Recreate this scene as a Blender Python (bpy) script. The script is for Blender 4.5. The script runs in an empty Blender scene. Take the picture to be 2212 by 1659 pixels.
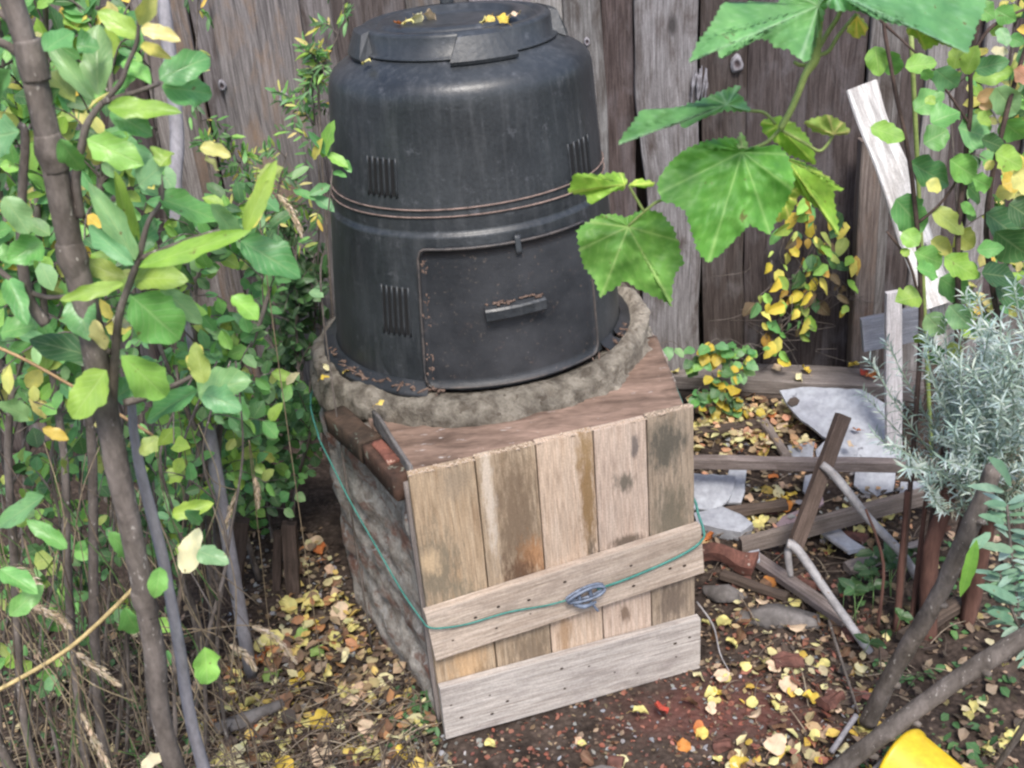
import bpy, math, random
from mathutils import Vector as V, noise as mn
rnd = random.Random(7)
sc = bpy.context.scene
col_ = sc.collection
R_ = math.radians

# ------------------------------------------------------------------ camera
CF, CP, CR, CH = 2450., R_(27), R_(5), 1.70
fw = V((0, math.cos(CP), -math.sin(CP))); u0 = V((0, math.sin(CP), math.cos(CP))); r0 = V((1, 0, 0))
RT = math.cos(CR)*r0 - math.sin(CR)*u0
UP = math.cos(CR)*u0 + math.sin(CR)*r0
CC = V((0, 0, CH))
def ray(x, y): return fw + RT*((x-1106)/CF) + UP*((829.5-y)/CF)
def gp(x, y, z=0.0):                      # point at height z seen at photo pixel
    d = ray(x, y); return CC + d*((z-CH)/d.z)
def at(x, y, Y):                          # point on the plane y = Y
    d = ray(x, y); return CC + d*(Y/d.y)
def proj(p):
    v = p-CC; a = v.dot(fw)
    if a < .05: return (-9999, -9999)
    return (1106+CF*v.dot(RT)/a, 829.5-CF*v.dot(UP)/a)
cam = bpy.data.cameras.new('camera'); co = bpy.data.objects.new('camera', cam); col_.objects.link(co)
from mathutils import Matrix
m = Matrix((RT, UP, -fw)).transposed().to_4x4(); m.translation = CC; co.matrix_world = m
cam.sensor_width = 36; cam.lens = CF/2212*36; cam.clip_end = 200; cam.clip_start = .02
sc.camera = co

# ------------------------------------------------------------------ mesh building
class MB:
    def __init__(s): s.v = []; s.f = []; s.lc = []; s.c = []
    def add(s, vs, fs, lcs=None, col=(1, 1, 1)):
        o = len(s.v); s.v += [tuple(p) for p in vs]
        s.f += [tuple(i+o for i in f) for f in fs]
        s.lc += [tuple(l) for l in lcs] if lcs else [(p[0], p[2], p[1]) for p in vs]
        if col and isinstance(col[0], (tuple, list)): s.c += list(col)
        else: s.c += [col]*len(vs)
    def build(s, name, mat, parent=None, smooth=True, origin=None):
        me = bpy.data.meshes.new(name)
        vs = s.v
        if origin is not None: vs = [(a-origin[0], b-origin[1], c-origin[2]) for a, b, c in vs]
        elif parent is not None:
            o = parent.location
            pp = parent.parent
            if pp is not None: o = o + pp.location
            vs = [(a-o[0], b-o[1], c-o[2]) for a, b, c in vs]
        me.from_pydata(vs, [], s.f); me.validate(clean_customdata=False)
        a = me.attributes.new('lc', 'FLOAT_VECTOR', 'POINT'); a.data.foreach_set('vector', [x for l in s.lc for x in l])
        a = me.attributes.new('col', 'FLOAT_COLOR', 'POINT'); a.data.foreach_set('color', [x for l in s.c for x in (l[0], l[1], l[2], 1)])
        if smooth: me.polygons.foreach_set('use_smooth', [True]*len(me.polygons))
        me.materials.append(mat); me.update()
        ob = bpy.data.objects.new(name, me); col_.objects.link(ob)
        if origin is not None: ob.location = origin
        if parent is not None: ob.parent = parent
        return ob
def thing(name, loc, label, cat, group=None):
    o = bpy.data.objects.new(name, None); col_.objects.link(o); o.location = loc; o.empty_display_size = .05
    o['label'] = label; o['category'] = cat
    if group: o['group'] = group
    return o
def tag(o, label, cat, group=None):
    o['label'] = label; o['category'] = cat
    if group: o['group'] = group
    return o
def spline(pts, n=6):
    pts = [V(p) for p in pts]; out = []
    for i in range(len(pts)-1):
        p0 = pts[max(i-1, 0)]; p1 = pts[i]; p2 = pts[i+1]; p3 = pts[min(i+2, len(pts)-1)]
        for k in range(n):
            t = k/n
            out.append(.5*((2*p1)+(p2-p0)*t+(2*p0-5*p1+4*p2-p3)*t*t+(-p0+3*p1-3*p2+p3)*t**3))
    out.append(pts[-1]); return out
def lerpl(a, n):
    if not isinstance(a, (list, tuple)): return [a]*n
    out = []
    for i in range(n):
        t = i/(n-1)*(len(a)-1); k = min(int(t), len(a)-2); out.append(a[k]+(a[k+1]-a[k])*(t-k))
    return out
def sweep(mb, pts, prof, scl, ref=None, jit=0., jf=8., col=(1, 1, 1), off=None, wav=0., wf=5.):
    n = len(pts); k = len(prof); vs = []; ls = []; s = 0
    off = off if off is not None else rnd.uniform(0, 50)
    scl = lerpl(scl, n)
    if ref is None:
        t = (pts[-1]-pts[0]).normalized(); ref = V((0, 1, 0)) if abs(t.y) < .8 else V((1, 0, 0))
    for i, p in enumerate(pts):
        if i: s += (pts[i]-pts[i-1]).length
        t = (pts[min(i+1, n-1)]-pts[max(i-1, 0)]).normalized()
        n1 = (ref-t*ref.dot(t)).normalized(); n2 = t.cross(n1)
        per = 0
        for j, (a, b) in enumerate(prof):
            q = p+n1*(a*scl[i])+n2*(b*scl[i])
            if wav:
                q = q+n1*0+n2*(wav*mn.noise(V((s*wf, off+(5 if b > 0 else 0), 1)))*(1 if abs(b) > 0 else 0))
            if jit:
                q = q+(n1*a+n2*b).normalized()*(jit*mn.noise(V((s*jf+off, a*jf*3, b*jf*3)))) if (a or b) else q
            vs.append(q)
            if j: per += math.hypot(a-prof[j-1][0], b-prof[j-1][1])
            ls.append((s+off, per*1.0, off))
    fs = []
    for i in range(n-1):
        for j in range(k):
            a = i*k+j; b = i*k+(j+1) % k
            fs.append((a, b, b+k, a+k))
    fs.append(tuple(range(k-1, -1, -1))); fs.append(tuple((n-1)*k+j for j in range(k)))
    mb.add(vs, fs, ls, col)
def circ(n=8): return [(math.cos(2*math.pi*i/n), math.sin(2*math.pi*i/n)) for i in range(n)]
def tube(mb, pts, r, n=8, jit=0., jf=10., col=(1, 1, 1), sub=5, off=None):
    pts = spline(pts, sub) if len(pts) > 2 and sub > 1 else ([V(p) for p in pts] if sub <= 1 or len(pts) > 2 else [V(pts[0]).lerp(V(pts[1]), i/sub) for i in range(sub+1)])
    sweep(mb, pts, circ(n), r, jit=jit, jf=jf, col=col, off=off)
def rect(w, t, nw=4, ch=.0015):            # w along n2, t along n1
    a, b = t/2, w/2; o = []
    for i in range(nw+1): o.append((a, -b+ch+(2*b-2*ch)*i/nw))
    o += [(a-ch, b), (-a+ch, b)]
    for i in range(nw+1): o.append((-a, b-ch-(2*b-2*ch)*i/nw))
    o += [(-a+ch, -b), (a-ch, -b)]
    return o
def plank(mb, a, b, w, t, ref, seg=10, jit=.0008, jf=20., col=(1, 1, 1), wav=0., wf=5., nw=4, ch=.0015, off=None):
    a, b = V(a), V(b)
    pts = [a.lerp(b, i/seg) for i in range(seg+1)]
    sweep(mb, pts, rect(w, t, nw, ch), 1, ref=V(ref), jit=jit, jf=jf, col=col, wav=wav, wf=wf, off=off)

# ------------------------------------------------------------------ materials
def newmat(name):
    m = bpy.data.materials.new(name); m.use_nodes = True; nt = m.node_tree; nt.nodes.clear()
    out = nt.nodes.new('ShaderNodeOutputMaterial'); b = nt.nodes.new('ShaderNodeBsdfPrincipled')
    nt.links.new(b.outputs[0], out.inputs[0]); return m, nt, b, out
class NT:
    def __init__(s, nt): s.nt = nt
    def n(s, t, **kw):
        x = s.nt.nodes.new(t)
        for k, v in kw.items(): setattr(x, k, v)
        return x
    def l(s, a, b): s.nt.links.new(a, b)
    def attr(s, name): return s.n('ShaderNodeAttribute', attribute_name=name)
    def vm(s, a, sc_): 
        x = s.n('ShaderNodeVectorMath', operation='MULTIPLY'); s.l(a, x.inputs[0]); x.inputs[1].default_value = sc_; return x.outputs[0]
    def noise(s, vec, scale, detail=5, rough=.55, dist=0.):
        x = s.n('ShaderNodeTexNoise'); x.inputs['Scale'].default_value = scale; x.inputs['Detail'].default_value = detail
        x.inputs['Roughness'].default_value = rough; x.inputs['Distortion'].default_value = dist
        if vec is not None: s.l(vec, x.inputs['Vector'])
        return x.outputs['Fac']
    def ramp(s, fac, stops):
        x = s.n('ShaderNodeValToRGB'); r = x.color_ramp
        while len(r.elements) < len(stops): r.elements.new(.5)
        for e, (p, c) in zip(r.elements, stops):
            e.position = p; e.color = (c, c, c, 1) if not isinstance(c, (tuple, list)) else (*c, 1)
        s.l(fac, x.inputs[0]); return x.outputs[0]
    def mix(s, fac, a, b, bt='MIX'):
        x = s.n('ShaderNodeMix', data_type='RGBA', blend_type=bt)
        for sock, v in ((x.inputs[0], fac), (x.inputs[6], a), (x.inputs[7], b)):
            if isinstance(v, (int, float)): sock.default_value = v
            elif isinstance(v, (tuple, list)): sock.default_value = (*v, 1)
            else: s.l(v, sock)
        return x.outputs[2]
    def math(s, op, a, b=0., c=None):
        x = s.n('ShaderNodeMath', operation=op)
        for i, v in enumerate((a, b, c)):
            if v is None: continue
            if isinstance(v, (int, float)): x.inputs[i].default_value = v
            else: s.l(v, x.inputs[i])
        return x.outputs[0]
    def bump(s, h, st, bsdf, dist=.002):
        x = s.n('ShaderNodeBump'); x.inputs['Strength'].default_value = st; x.inputs['Distance'].default_value = dist
        s.l(h, x.inputs['Height']); s.l(x.outputs[0], bsdf.inputs['Normal'])

def wood_mat(name, dark, light, stain=(.1, .09, .07), st_amt=.5, rough=.8, blobs=(), knots=True, fine=1., grey=0.):
    m, nt, b, _ = newmat(name); N = NT(nt)
    lc = N.attr('lc').outputs['Vector']; ca = N.attr('col').outputs['Color']
    g = N.noise(N.vm(lc, (2.2, 45*fine, 1)), 3, 8, .65, .6)
    g2 = N.noise(N.vm(lc, (6, 160*fine, 1)), 3, 4, .6, .2)
    base = N.mix(N.ramp(g, [(.32, 0.), (.68, 1.)]), dark, light)
    base = N.mix(.75, base, N.ramp(g2, [(.3, .5), (.7, 1.3)]), 'MULTIPLY')
    crk = N.noise(N.vm(lc, (1.1, 60*fine, 1)), 2.2, 5, .6, .3); base = N.mix(N.ramp(crk, [(.27, .75), (.33, 0.)]), base, tuple(x*.3 for x in dark))
    big = N.noise(N.vm(lc, (3.5, 9, 1)), 1.7, 5, .6, .8)
    base = N.mix(N.math('MULTIPLY', N.ramp(big, [(.48, 0.), (.72, 1.)]), st_amt), base, stain)
    if knots:
        vo = N.n('ShaderNodeTexVoronoi'); N.l(N.vm(lc, (3.2, 7, 1)), vo.inputs['Vector']); vo.inputs['Scale'].default_value = 1.; vo.inputs['Randomness'].default_value = 1
        base = N.mix(N.ramp(vo.outputs['Distance'], [(.05, .85), (.12, 0.)]), base, tuple(x*.35 for x in dark))
    for (cx, cy, rx, ry, c, am) in blobs:
        v = N.n('ShaderNodeVectorMath', operation='SUBTRACT'); N.l(lc, v.inputs[0]); v.inputs[1].default_value = (cx, cy, 0)
        v2 = N.n('ShaderNodeVectorMath', operation='MULTIPLY'); N.l(v.outputs[0], v2.inputs[0]); v2.inputs[1].default_value = (1/rx, 1/ry, 0)
        le = N.n('ShaderNodeVectorMath', operation='LENGTH'); N.l(v2.outputs[0], le.inputs[0])
        d = N.math('ADD', le.outputs['Value'], N.math('MULTIPLY', N.math('SUBTRACT', N.noise(N.vm(lc, (9, 36, 1)), 2.6, 8, .72), .5), 2.6))
        base = N.mix(N.math('MULTIPLY', N.ramp(d, [(.35, 1.), (.95, 0.)]), am), base, c)
    sp = N.noise(lc, 260, 2, .5)
    base = N.mix(.35, base, N.ramp(sp, [(.3, .6), (.7, 1.3)]), 'MULTIPLY')
    base = N.mix(1., base, ca, 'MULTIPLY')
    N.l(base, b.inputs['Base Color']); b.inputs['Roughness'].default_value = rough; b.inputs['Specular IOR Level'].default_value = .25
    N.bump(N.math('ADD', g, N.math('MULTIPLY', g2, .5)), .6, b, .002)
    return m

def leaf_mat(name, trans=.35, rough=.42, spec=.45, vein=.35, back=1.25, netv=True):
    m, nt, b, out = newmat(name); N = NT(nt)
    lc = N.attr('lc').outputs['Vector']; ca = N.attr('col').outputs['Color']
    sx = N.n('ShaderNodeSeparateXYZ'); N.l(lc, sx.inputs[0])
    au = N.math('ABSOLUTE', sx.outputs[0])
    mid = N.ramp(au, [(.0, 1.), (.09, 0.)])
    sv = N.math('SINE', N.math('MULTIPLY', N.math('SUBTRACT', sx.outputs[1], N.math('MULTIPLY', au, .32)), 46.))
    veins = N.math('MULTIPLY', N.ramp(sv, [(.8, 0.), (1., 1.)]), .6)
    vv = N.math('MAXIMUM', mid, veins) if netv else mid
    tc = N.n('ShaderNodeTexCoord')
    nz = N.noise(tc.outputs['Object'], 38, 4, .6)
    c = N.mix(1., ca, N.ramp(nz, [(.3, (.72, .78, .75)), (.7, (1.22, 1.15, 1.1))]), 'MULTIPLY')
    c = N.mix(N.math('MULTIPLY', vv, vein), c, N.mix(.5, ca, (.75, .8, .45)))
    c = N.mix(N.ramp(N.noise(tc.outputs['Object'], 75, 3, .6), [(.69, 0.), (.73, .75)]), c, (.16, .10, .04))
    geo = N.n('ShaderNodeNewGeometry')
    c2 = N.mix(N.math('MULTIPLY', geo.outputs['Backfacing'], .5), c, N.mix(1., c, (back, back, back), 'MULTIPLY'))
    N.l(c2, b.inputs['Base Color']); b.inputs['Roughness'].default_value = rough; b.inputs['Specular IOR Level'].default_value = spec
    h = N.math('ADD', N.math('MULTIPLY', vv, -1.), N.math('MULTIPLY', nz, .8)); N.bump(h, .35, b, .002)
    if trans > 0:
        tr = N.n('ShaderNodeBsdfTranslucent'); N.l(N.mix(1., c, (1.25, 1.25, .55), 'MULTIPLY'), tr.inputs[0])
        mx = N.n('ShaderNodeMixShader'); mx.inputs[0].default_value = trans
        N.l(b.outputs[0], mx.inputs[1]); N.l(tr.outputs[0], mx.inputs[2]); N.l(mx.outputs[0], out.inputs[0])
    return m

def simple(name, c1, c2, scale=20, rough=.8, spec=.3, bump=.5, bd=.003, detail=6, stretch=(1, 1, 1), speck=None, metal=0., useattr=True):
    m, nt, b, _ = newmat(name); N = NT(nt)
    tc = N.n('ShaderNodeTexCoord'); v = N.vm(tc.outputs['Object'], stretch)
    n1 = N.noise(v, scale, detail, .62, .3); n2 = N.noise(v, scale*6, 4, .6)
    c = N.mix(N.ramp(n1, [(.35, 0.), (.65, 1.)]), c1, c2)
    c = N.mix(.5, c, N.ramp(n2, [(.3, .6), (.7, 1.35)]), 'MULTIPLY')
    if speck:
        c = N.mix(N.ramp(N.noise(v, speck[1], 3, .6), [(speck[2], 0.), (speck[2]+.05, 1.)]), c, speck[0])
    if useattr: c = N.mix(1., c, N.attr('col').outputs['Color'], 'MULTIPLY')
    N.l(c, b.inputs['Base Color']); b.inputs['Roughness'].default_value = rough; b.inputs['Specular IOR Level'].default_value = spec
    b.inputs['Metallic'].default_value = metal
    N.bump(N.math('ADD', n1, N.math('MULTIPLY', n2, .4)), bump, b, bd)
    return m

M = {}
M['leaf'] = leaf_mat('fresh_leaf'); M['waxleaf'] = leaf_mat('wax_leaf', .3, .38, .5)
M['vine'] = leaf_mat('vine_leaf', .4, .45, .4, vein=.0, netv=False)
M['fallen'] = leaf_mat('fallen_leaf', .12, .6, .3, .25)
M['grey'] = leaf_mat('silver_leaf', .1, .7, .2, .1, netv=False)
M['straw'] = simple('dry_straw', (.5, .5, .5), (1.1, 1.1, 1.1), 30, .8, .2, .3)
M['bark'] = simple('young_bark', (.075, .062, .052), (.19, .162, .145), 26, .8, .25, 1., .004, stretch=(1, 1, .5), speck=((.33, .30, .27), 120, .64), detail=9)
M['greybark'] = simple('grey_bark', (.20, .19, .205), (.29, .28, .30), 25, .75, .3, .4, .002, stretch=(1, 1, .4), speck=((.1, .08, .07), 90, .7))
M['green_stem'] = simple('green_stem', (.16, .22, .06), (.24, .30, .09), 30, .55, .4, .2, useattr=True)
M['slate'] = simple('slate', (.27, .28, .32), (.40, .42, .46), 9, .6, .4, .5, .004, speck=((.16, .16, .18), 30, .66))
M['redstone'] = simple('red_brick', (.065, .035, .03), (.20, .09, .07), 16, .85, .2, .8, .004, speck=((.35, .28, .24), 40, .64))
M['stone'] = simple('field_stone', (.10, .09, .085), (.2, .185, .18), 16, .85, .2, .8, .005)
M['cord'] = simple('green_cord', (.035, .16, .135), (.08, .26, .22), 60, .6, .3, .3)
M['yellow'] = simple('yellow_plastic', (.55, .37, .015), (.66, .46, .02), 9, .42, .5, .08, .002)
M['pipe'] = simple('pale_stick', (.22, .205, .205), (.40, .385, .39), 14, .6, .3, .3, .002, speck=((.2, .15, .12), 60, .64))
M['string'] = simple('strap_string', (.12, .09, .08), (.26, .19, .165), 40, .8, .2, .2)
M['metal'] = simple('blue_grey_metal', (.07, .09, .13), (.20, .24, .32), 60, .45, .5, .3)
M['white_wood'] = wood_mat('bleached_wood', (.36, .34, .33), (.74, .725, .72), (.30, .26, .23), .6, knots=False, fine=.5)
M['weathered'] = wood_mat('weathered_timber', (.15, .125, .115), (.30, .265, .25), (.09, .075, .065), .6)
M['darkwood'] = wood_mat('dark_timber', (.045, .035, .03), (.11, .085, .072), (.03, .025, .02), .6)
M['fence_grey'] = wood_mat('fence_grey_board', (.12, .105, .102), (.33, .31, .31), (.065, .046, .038), .9)
M['fence_dark'] = wood_mat('fence_dark_board', (.034, .024, .022), (.125, .098, .092), (.24, .22, .23), .4)
M['fence_tan'] = wood_mat('fence_tan_board', (.085, .077, .077), (.27, .25, .248), (.24, .165, .115), .85)

# ------------------------------------------------------------------ ground
def ghgt(x, y):
    r = .035*mn.noise(V((x*2.1, y*2.1, 3)))+.014*mn.noise(V((x*9, y*9, 1)))+.007*mn.noise(V((x*28, y*28, 7)))
    near = max(0, 1-max(abs(x-.08)/.5, abs(y-2.05)/.55))
    return r*(1-.8*min(1, near*2.5))-.006
def axis(lo, hi, n, far):
    a = [lo+(hi-lo)*i/n for i in range(n+1)]
    e = [.25, .6, 1.2, 2.5, 6, 14, far]
    return [lo-q for q in reversed(e)]+a+[hi+q for q in e]
xs = axis(-1.9, 1.9, 190, 40); ys = axis(.6, 3.6, 160, 40)
mb = MB(); vs = [(x, y, ghgt(x, y)) for y in ys for x in xs]; nx = len(xs)
mb.add(vs, [(j*nx+i, j*nx+i+1, (j+1)*nx+i+1, (j+1)*nx+i) for j in range(len(ys)-1) for i in range(nx-1)])
m, nt, b, _ = newmat('soil'); N = NT(nt); tc = N.n('ShaderNodeTexCoord'); o = tc.outputs['Object']
c = N.mix(N.ramp(N.noise(o, 14, 8, .65, .4), [(.35, 0.), (.65, 1.)]), (.035, .026, .022), (.10, .075, .062))
vo = N.n('ShaderNodeTexVoronoi'); N.l(o, vo.inputs['Vector']); vo.inputs['Scale'].default_value = 70
c = N.mix(.5, c, N.ramp(vo.outputs['Distance'], [(.1, 1.5), (.6, .5)]), 'MULTIPLY')
# red crumbled brick soil in front of the panel and to its right
def near(cx, cy, rx, ry):
    v = N.n('ShaderNodeVectorMath', operation='SUBTRACT'); N.l(o, v.inputs[0]); v.inputs[1].default_value = (cx, cy, 0)
    le = N.n('ShaderNodeVectorMath', operation='LENGTH'); N.l(N.vm(v.outputs[0], (1/rx, 1/ry, 0)), le.inputs[0]); return le.outputs['Value']
d = N.math('ADD', near(.38, 1.78, .45, .2), N.math('MULTIPLY', N.noise(o, 12, 6, .7), .8))
c = N.mix(N.ramp(d, [(.6, .85), (1.5, 0.)]), c, N.mix(N.noise(o, 45, 5), (.13, .045, .035), (.15, .085, .075)))
N.l(c, b.inputs['Base Color']); b.inputs['Roughness'].default_value = .95; b.inputs['Specular IOR Level'].default_value = .15
N.bump(N.math('ADD', N.noise(o, 60, 6, .7), N.math('MULTIPLY', vo.outputs['Distance'], -.6)), 1., b, .008)
M['soil'] = m
g = mb.build('ground', m); g['kind'] = 'structure'

# ------------------------------------------------------------------ fence
FY = 3.2
fence = thing('board_fence', (0, FY, 0), 'tall fence of rough weathered grey and brown upright boards behind the black bin', 'fence')
def fx(px): return at(px, 250, FY).x
edges = [(-420, 'g'), (-290, 'd'), (-160, 't'), (-40, 'g'), (90, 't'), (215, 'd'), (330, 'g'), (405, 't'), (452, 'g'), (497, 't'), (684, 'g'), (752, 'd'), (905, 't'), (1035, 'g'), (1165, 'g'),
         (1228, 'g'), (1308, 'd'), (1372, 'G'), (1515, 'd'), (1612, 'd'), (1742, 'd'), (1868, 'g'), (1935, 'd'), (1990, 'g'), (2052, 'd'), (2110, 'g'), (2160, 'd'), (2215, 'g'), (2290, 'd'), (2370, 'g'), (2460, 't'), (2560, 'g'), (2680, 'd')]
tints = {'g': 'fence_grey', 'G': 'fence_grey', 't': 'fence_tan', 'd': 'fence_dark'}
for i, (px, k) in enumerate(edges[:-1]):
    xa, xb = fx(px), fx(edges[i+1][0]); w = xb-xa; cx = (xa+xb)/2
    mb = MB(); tn = rnd.uniform(.68, 1.2); cc = (tn*rnd.uniform(.96, 1.06), tn, tn*rnd.uniform(.95, 1.06))
    dy = rnd.uniform(-.008, .008)+(.0 if i % 2 else .016)
    if k == 'G': dy = -.022; cc = (.95, .97, 1.0)
    seg = 46; lean = rnd.uniform(-.006, .006)
    top = 1.95+rnd.uniform(-.03, .02)
    plank(mb, (cx+lean, FY+dy, top), (cx-lean, FY+dy, -.03), w-.005+(.006 if k != 'G' else .0), .02, (0, -1, 0), seg, jit=.0035, jf=7, col=cc,
          wav=.007 if k != 'G' else .042, wf=3 if k != 'G' else 2.2, nw=7)
    mb.build('fence_board', M[tints[k]], fence)
for z in (.35, 1.45):                       # rails, plus unseen backing boards added to keep the gaps dark
    mb = MB(); plank(mb, (fx(-420), FY+.06, z), (fx(2680), FY+.06, z), .09, .045, (0, -1, 0), 30, jit=.003, col=(.8, .8, .8)); mb.build('fence_rail', M['darkwood'], fence)
for i in range(18):
    mb = MB(); x0 = fx(-420)+(fx(2680)-fx(-420))*(i+.5)/18
    plank(mb, (x0, FY+.10, 1.9), (x0, FY+.10, -.03), .235, .018, (0, -1, 0), 12, jit=.002, col=(.7, .7, .7)); mb.build('added_backing', M['darkwood'], fence)
# knots that stick out of the boards (rings with a dark eye)
M['knot'] = simple('pale_knot', (.15, .14, .15), (.34, .33, .36), 60, .8, .2, .6)
M['knoteye'] = simple('knot_eye', (.03, .022, .02), (.06, .045, .04), 50, .9, .1, .5)
def knot(px, py, r, dy=-.022):
    c = at(px, py, FY+dy+.0085); mb = MB(); n = 24; vs = [c+V((0, -.001, 0))]; sd = px*.37
    for k, (rr, yy) in enumerate([(.35, -.002), (.6, -.004), (.85, -.0055), (1.05, -.004), (1.35, .004)]):
        for i in range(n):
            a = 2*math.pi*i/n; q = r*rr*(1+.25*mn.noise(V((math.cos(a)*1.3+sd, math.sin(a)*1.3, k*.2)))); vs.append(c+V((q*math.cos(a), yy, 1.35*q*math.sin(a))))
    mb.add(vs, [(0, 1+(i+1) % n, 1+i) for i in range(n)]+[(1+k*n+i, 1+k*n+(i+1) % n, 1+(k+1)*n+(i+1) % n, 1+(k+1)*n+i) for k in range(4) for i in range(n)],
           [(0, v[0]*3, v[2]) for v in vs], [(.25, .2, .2)]*(1+n)+[(.6, .55, .55)]*n+[(1, 1, 1)]*(3*n))
    mb.build('knot', M['knot'], fence)
for a in [(613, 213, .011), (1592, 138, .014), (1465, 70, .020), (1445, 255, .016), (480, 185, .009), (1400, 755, .026), (1480, 320, .014), (1268, 90, .007)]: knot(*a)
# the torn pale splinter on the live edge of the wide board
mb = MB()
for k in range(7):
    x0 = 1500+k*4.5; a = at(x0+rnd.uniform(-3, 3), 148+rnd.uniform(-14, 12), FY-.05); b2 = at(x0-rnd.uniform(0, 8)-3, 205+rnd.uniform(-10, 30), FY-.045)
    tube(mb, [a, a.lerp(b2, .5)+V((rnd.uniform(-.003, .003), -.006, 0)), b2], [.001, .004, .001], 6, jit=.004, jf=40)
mb.build('torn_splinter', M['knot'], fence)

# ------------------------------------------------------------------ masonry base
_a = gp(965, 1600, .0); _b = gp(1512, 1440, .0); _e = (_b-_a).normalized(); _n = V((_e.y, -_e.x, 0))
SLA = _a-_n*.042+_e*.004; SLB = _b-_n*.042-_e*.004
BC = V((-.06, 2.375, 0))
base = thing('masonry_base', (BC.x, BC.y, 0), 'rough brick and mortar base with rounded back carrying the black compost bin', 'base')
A_ = _a-_n*.046+_e*.012; B_ = _b-_n*.046-_e*.012
out = []
Lt = V((-.438, 2.30, 0)); Rt = V((.335, 2.36, 0))
for i in range(26): out.append(A_.lerp(Lt, i/26))
a0 = math.atan2(Lt.y-BC.y, Lt.x-BC.x); a1 = math.atan2(Rt.y-BC.y, Rt.x-BC.x)
if a0 < 0: a0 += 2*math.pi
for i in range(46):
    a = a0+(a1-a0)*i/46; rr = .385+(.005)*math.cos(a); out.append(BC+V((rr*math.cos(a), rr*math.sin(a), 0)))
for i in range(18): out.append(Rt.lerp(B_, i/18))
for i in range(24): out.append(B_.lerp(A_, i/24))
NO = len(out); cen = V((.0, 2.2, 0)); vs = []; ls = []; nz = 34; s = 0; ss = [0]
for i in range(1, NO+1): ss.append(ss[-1]+(out[i % NO]-out[i-1]).length)
for k in range(nz+1):
    z = -.03+.615*k/nz
    for i in range(NO):
        p = out[i]; nrm = ((out[(i+1) % NO]-out[i-1]).normalized()).cross(V((0, 0, 1))); 
        if nrm.dot(p-cen) < 0: nrm = -nrm
        course = int((z+.03)/.078); u = ss[i]/.235+(.5 if course % 2 else 0)
        fz = ((z+.03)/.078) % 1; fu = u % 1
        brick = min(min(fz, 1-fz)*.078, min(fu, 1-fu)*.235)
        h = .014*min(1, max(0, (brick-.006)/.010))
        h *= .6+.9*mn.noise(V((int(u)*3.1, course*5.3, 1)))
        slump = mn.noise(V((ss[i]*7, z*9, 2)))
        d = h*.8*(1-max(0, min(1, (slump+.05)*3)))+.028*max(0, slump)+.011*mn.noise(V((ss[i]*28, z*30, 4)))+.004*mn.noise(V((ss[i]*70, z*70, 9)))
        if i >= NO-24 or i == 0: d = min(d, .004)-.006
        d += .012*(.6-z)*0+.02*mn.noise(V((ss[i]*3, z*3, 8)))*(0 if i >= NO-24 else 1)
        vs.append(p+nrm*d+V((0, 0, z))); ls.append((ss[i], z+.03, slump*.5+.5))
fs = [(k*NO+i, k*NO+(i+1) % NO, (k+1)*NO+(i+1) % NO, (k+1)*NO+i) for k in range(nz) for i in range(NO)]
fs.append(tuple(nz*NO+i for i in range(NO)))
mb = MB(); mb.add(vs, fs, ls)
m, nt, b, _ = newmat('brick_and_mortar'); N = NT(nt); lcn = N.attr('lc'); lc = lcn.outputs['Vector']
sx = N.n('ShaderNodeSeparateXYZ'); N.l(lc, sx.inputs[0]); lc = N.vm(lc, (1, 1, 0))
wob = N.noise(lc, 14, 5, .6)
bv = N.n('ShaderNodeVectorMath', operation='ADD'); N.l(lc, bv.inputs[0]); N.l(N.vm(N.n('ShaderNodeTexNoise').outputs['Color'], (.0, .0, 0)), bv.inputs[1])
bt = N.n('ShaderNodeTexBrick'); N.l(lc, bt.inputs['Vector']); bt.inputs['Scale'].default_value = 1; bt.inputs['Brick Width'].default_value = .235; bt.inputs['Row Height'].default_value = .078
bt.inputs['Mortar Size'].default_value = .009; bt.inputs['Mortar Smooth'].default_value = .3; bt.inputs['Bias'].default_value = 0
bt.inputs['Color1'].default_value = (.26, .12, .09, 1); bt.inputs['Color2'].default_value = (.32, .22, .175, 1); bt.inputs['Mortar'].default_value = (.27, .25, .23, 1)
mort = N.mix(N.ramp(N.noise(lc, 16, 7, .7), [(.38, 0.), (.6, 1.)]), (.22, .19, .165), (.60, .56, .51))
c = N.mix(N.ramp(N.math('ADD', wob, N.math('MULTIPLY', sx.outputs[2], .7)), [(.66, 0.), (.80, 1.)]), bt.outputs['Color'], mort)
c = N.mix(N.ramp(N.noise(lc, 34, 6, .7), [(.48, 0.), (.62, .5)]), c, (.42, .36, .31))
c = N.mix(.6, c, N.ramp(N.noise(lc, 150, 4, .7), [(.3, .5), (.7, 1.4)]), 'MULTIPLY')
c = N.mix(N.ramp(N.noise(lc, 9, 4, .6), [(.60, 0.), (.7, .5)]), c, (.12, .10, .08))
c = N.mix(N.ramp(N.noise(N.vm(lc, (1, 2, 1)), 13, 6, .65, .4), [(.55, 0.), (.62, .7)]), c, (.22, .11, .08))
c = N.mix(N.ramp(N.noise(lc, 22, 5, .6, 1.), [(.60, 0.), (.66, .8)]), c, (.56, .54, .52))
N.l(c, b.inputs['Base Color']); b.inputs['Roughness'].default_value = .92; b.inputs['Specular IOR Level'].default_value = .2
N.bump(N.math('ADD', N.noise(lc, 110, 6, .75), N.noise(lc, 26, 6, .75)), 1., b, .008); M['masonry'] = m
mb.build('brick_wall', m, base)
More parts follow.
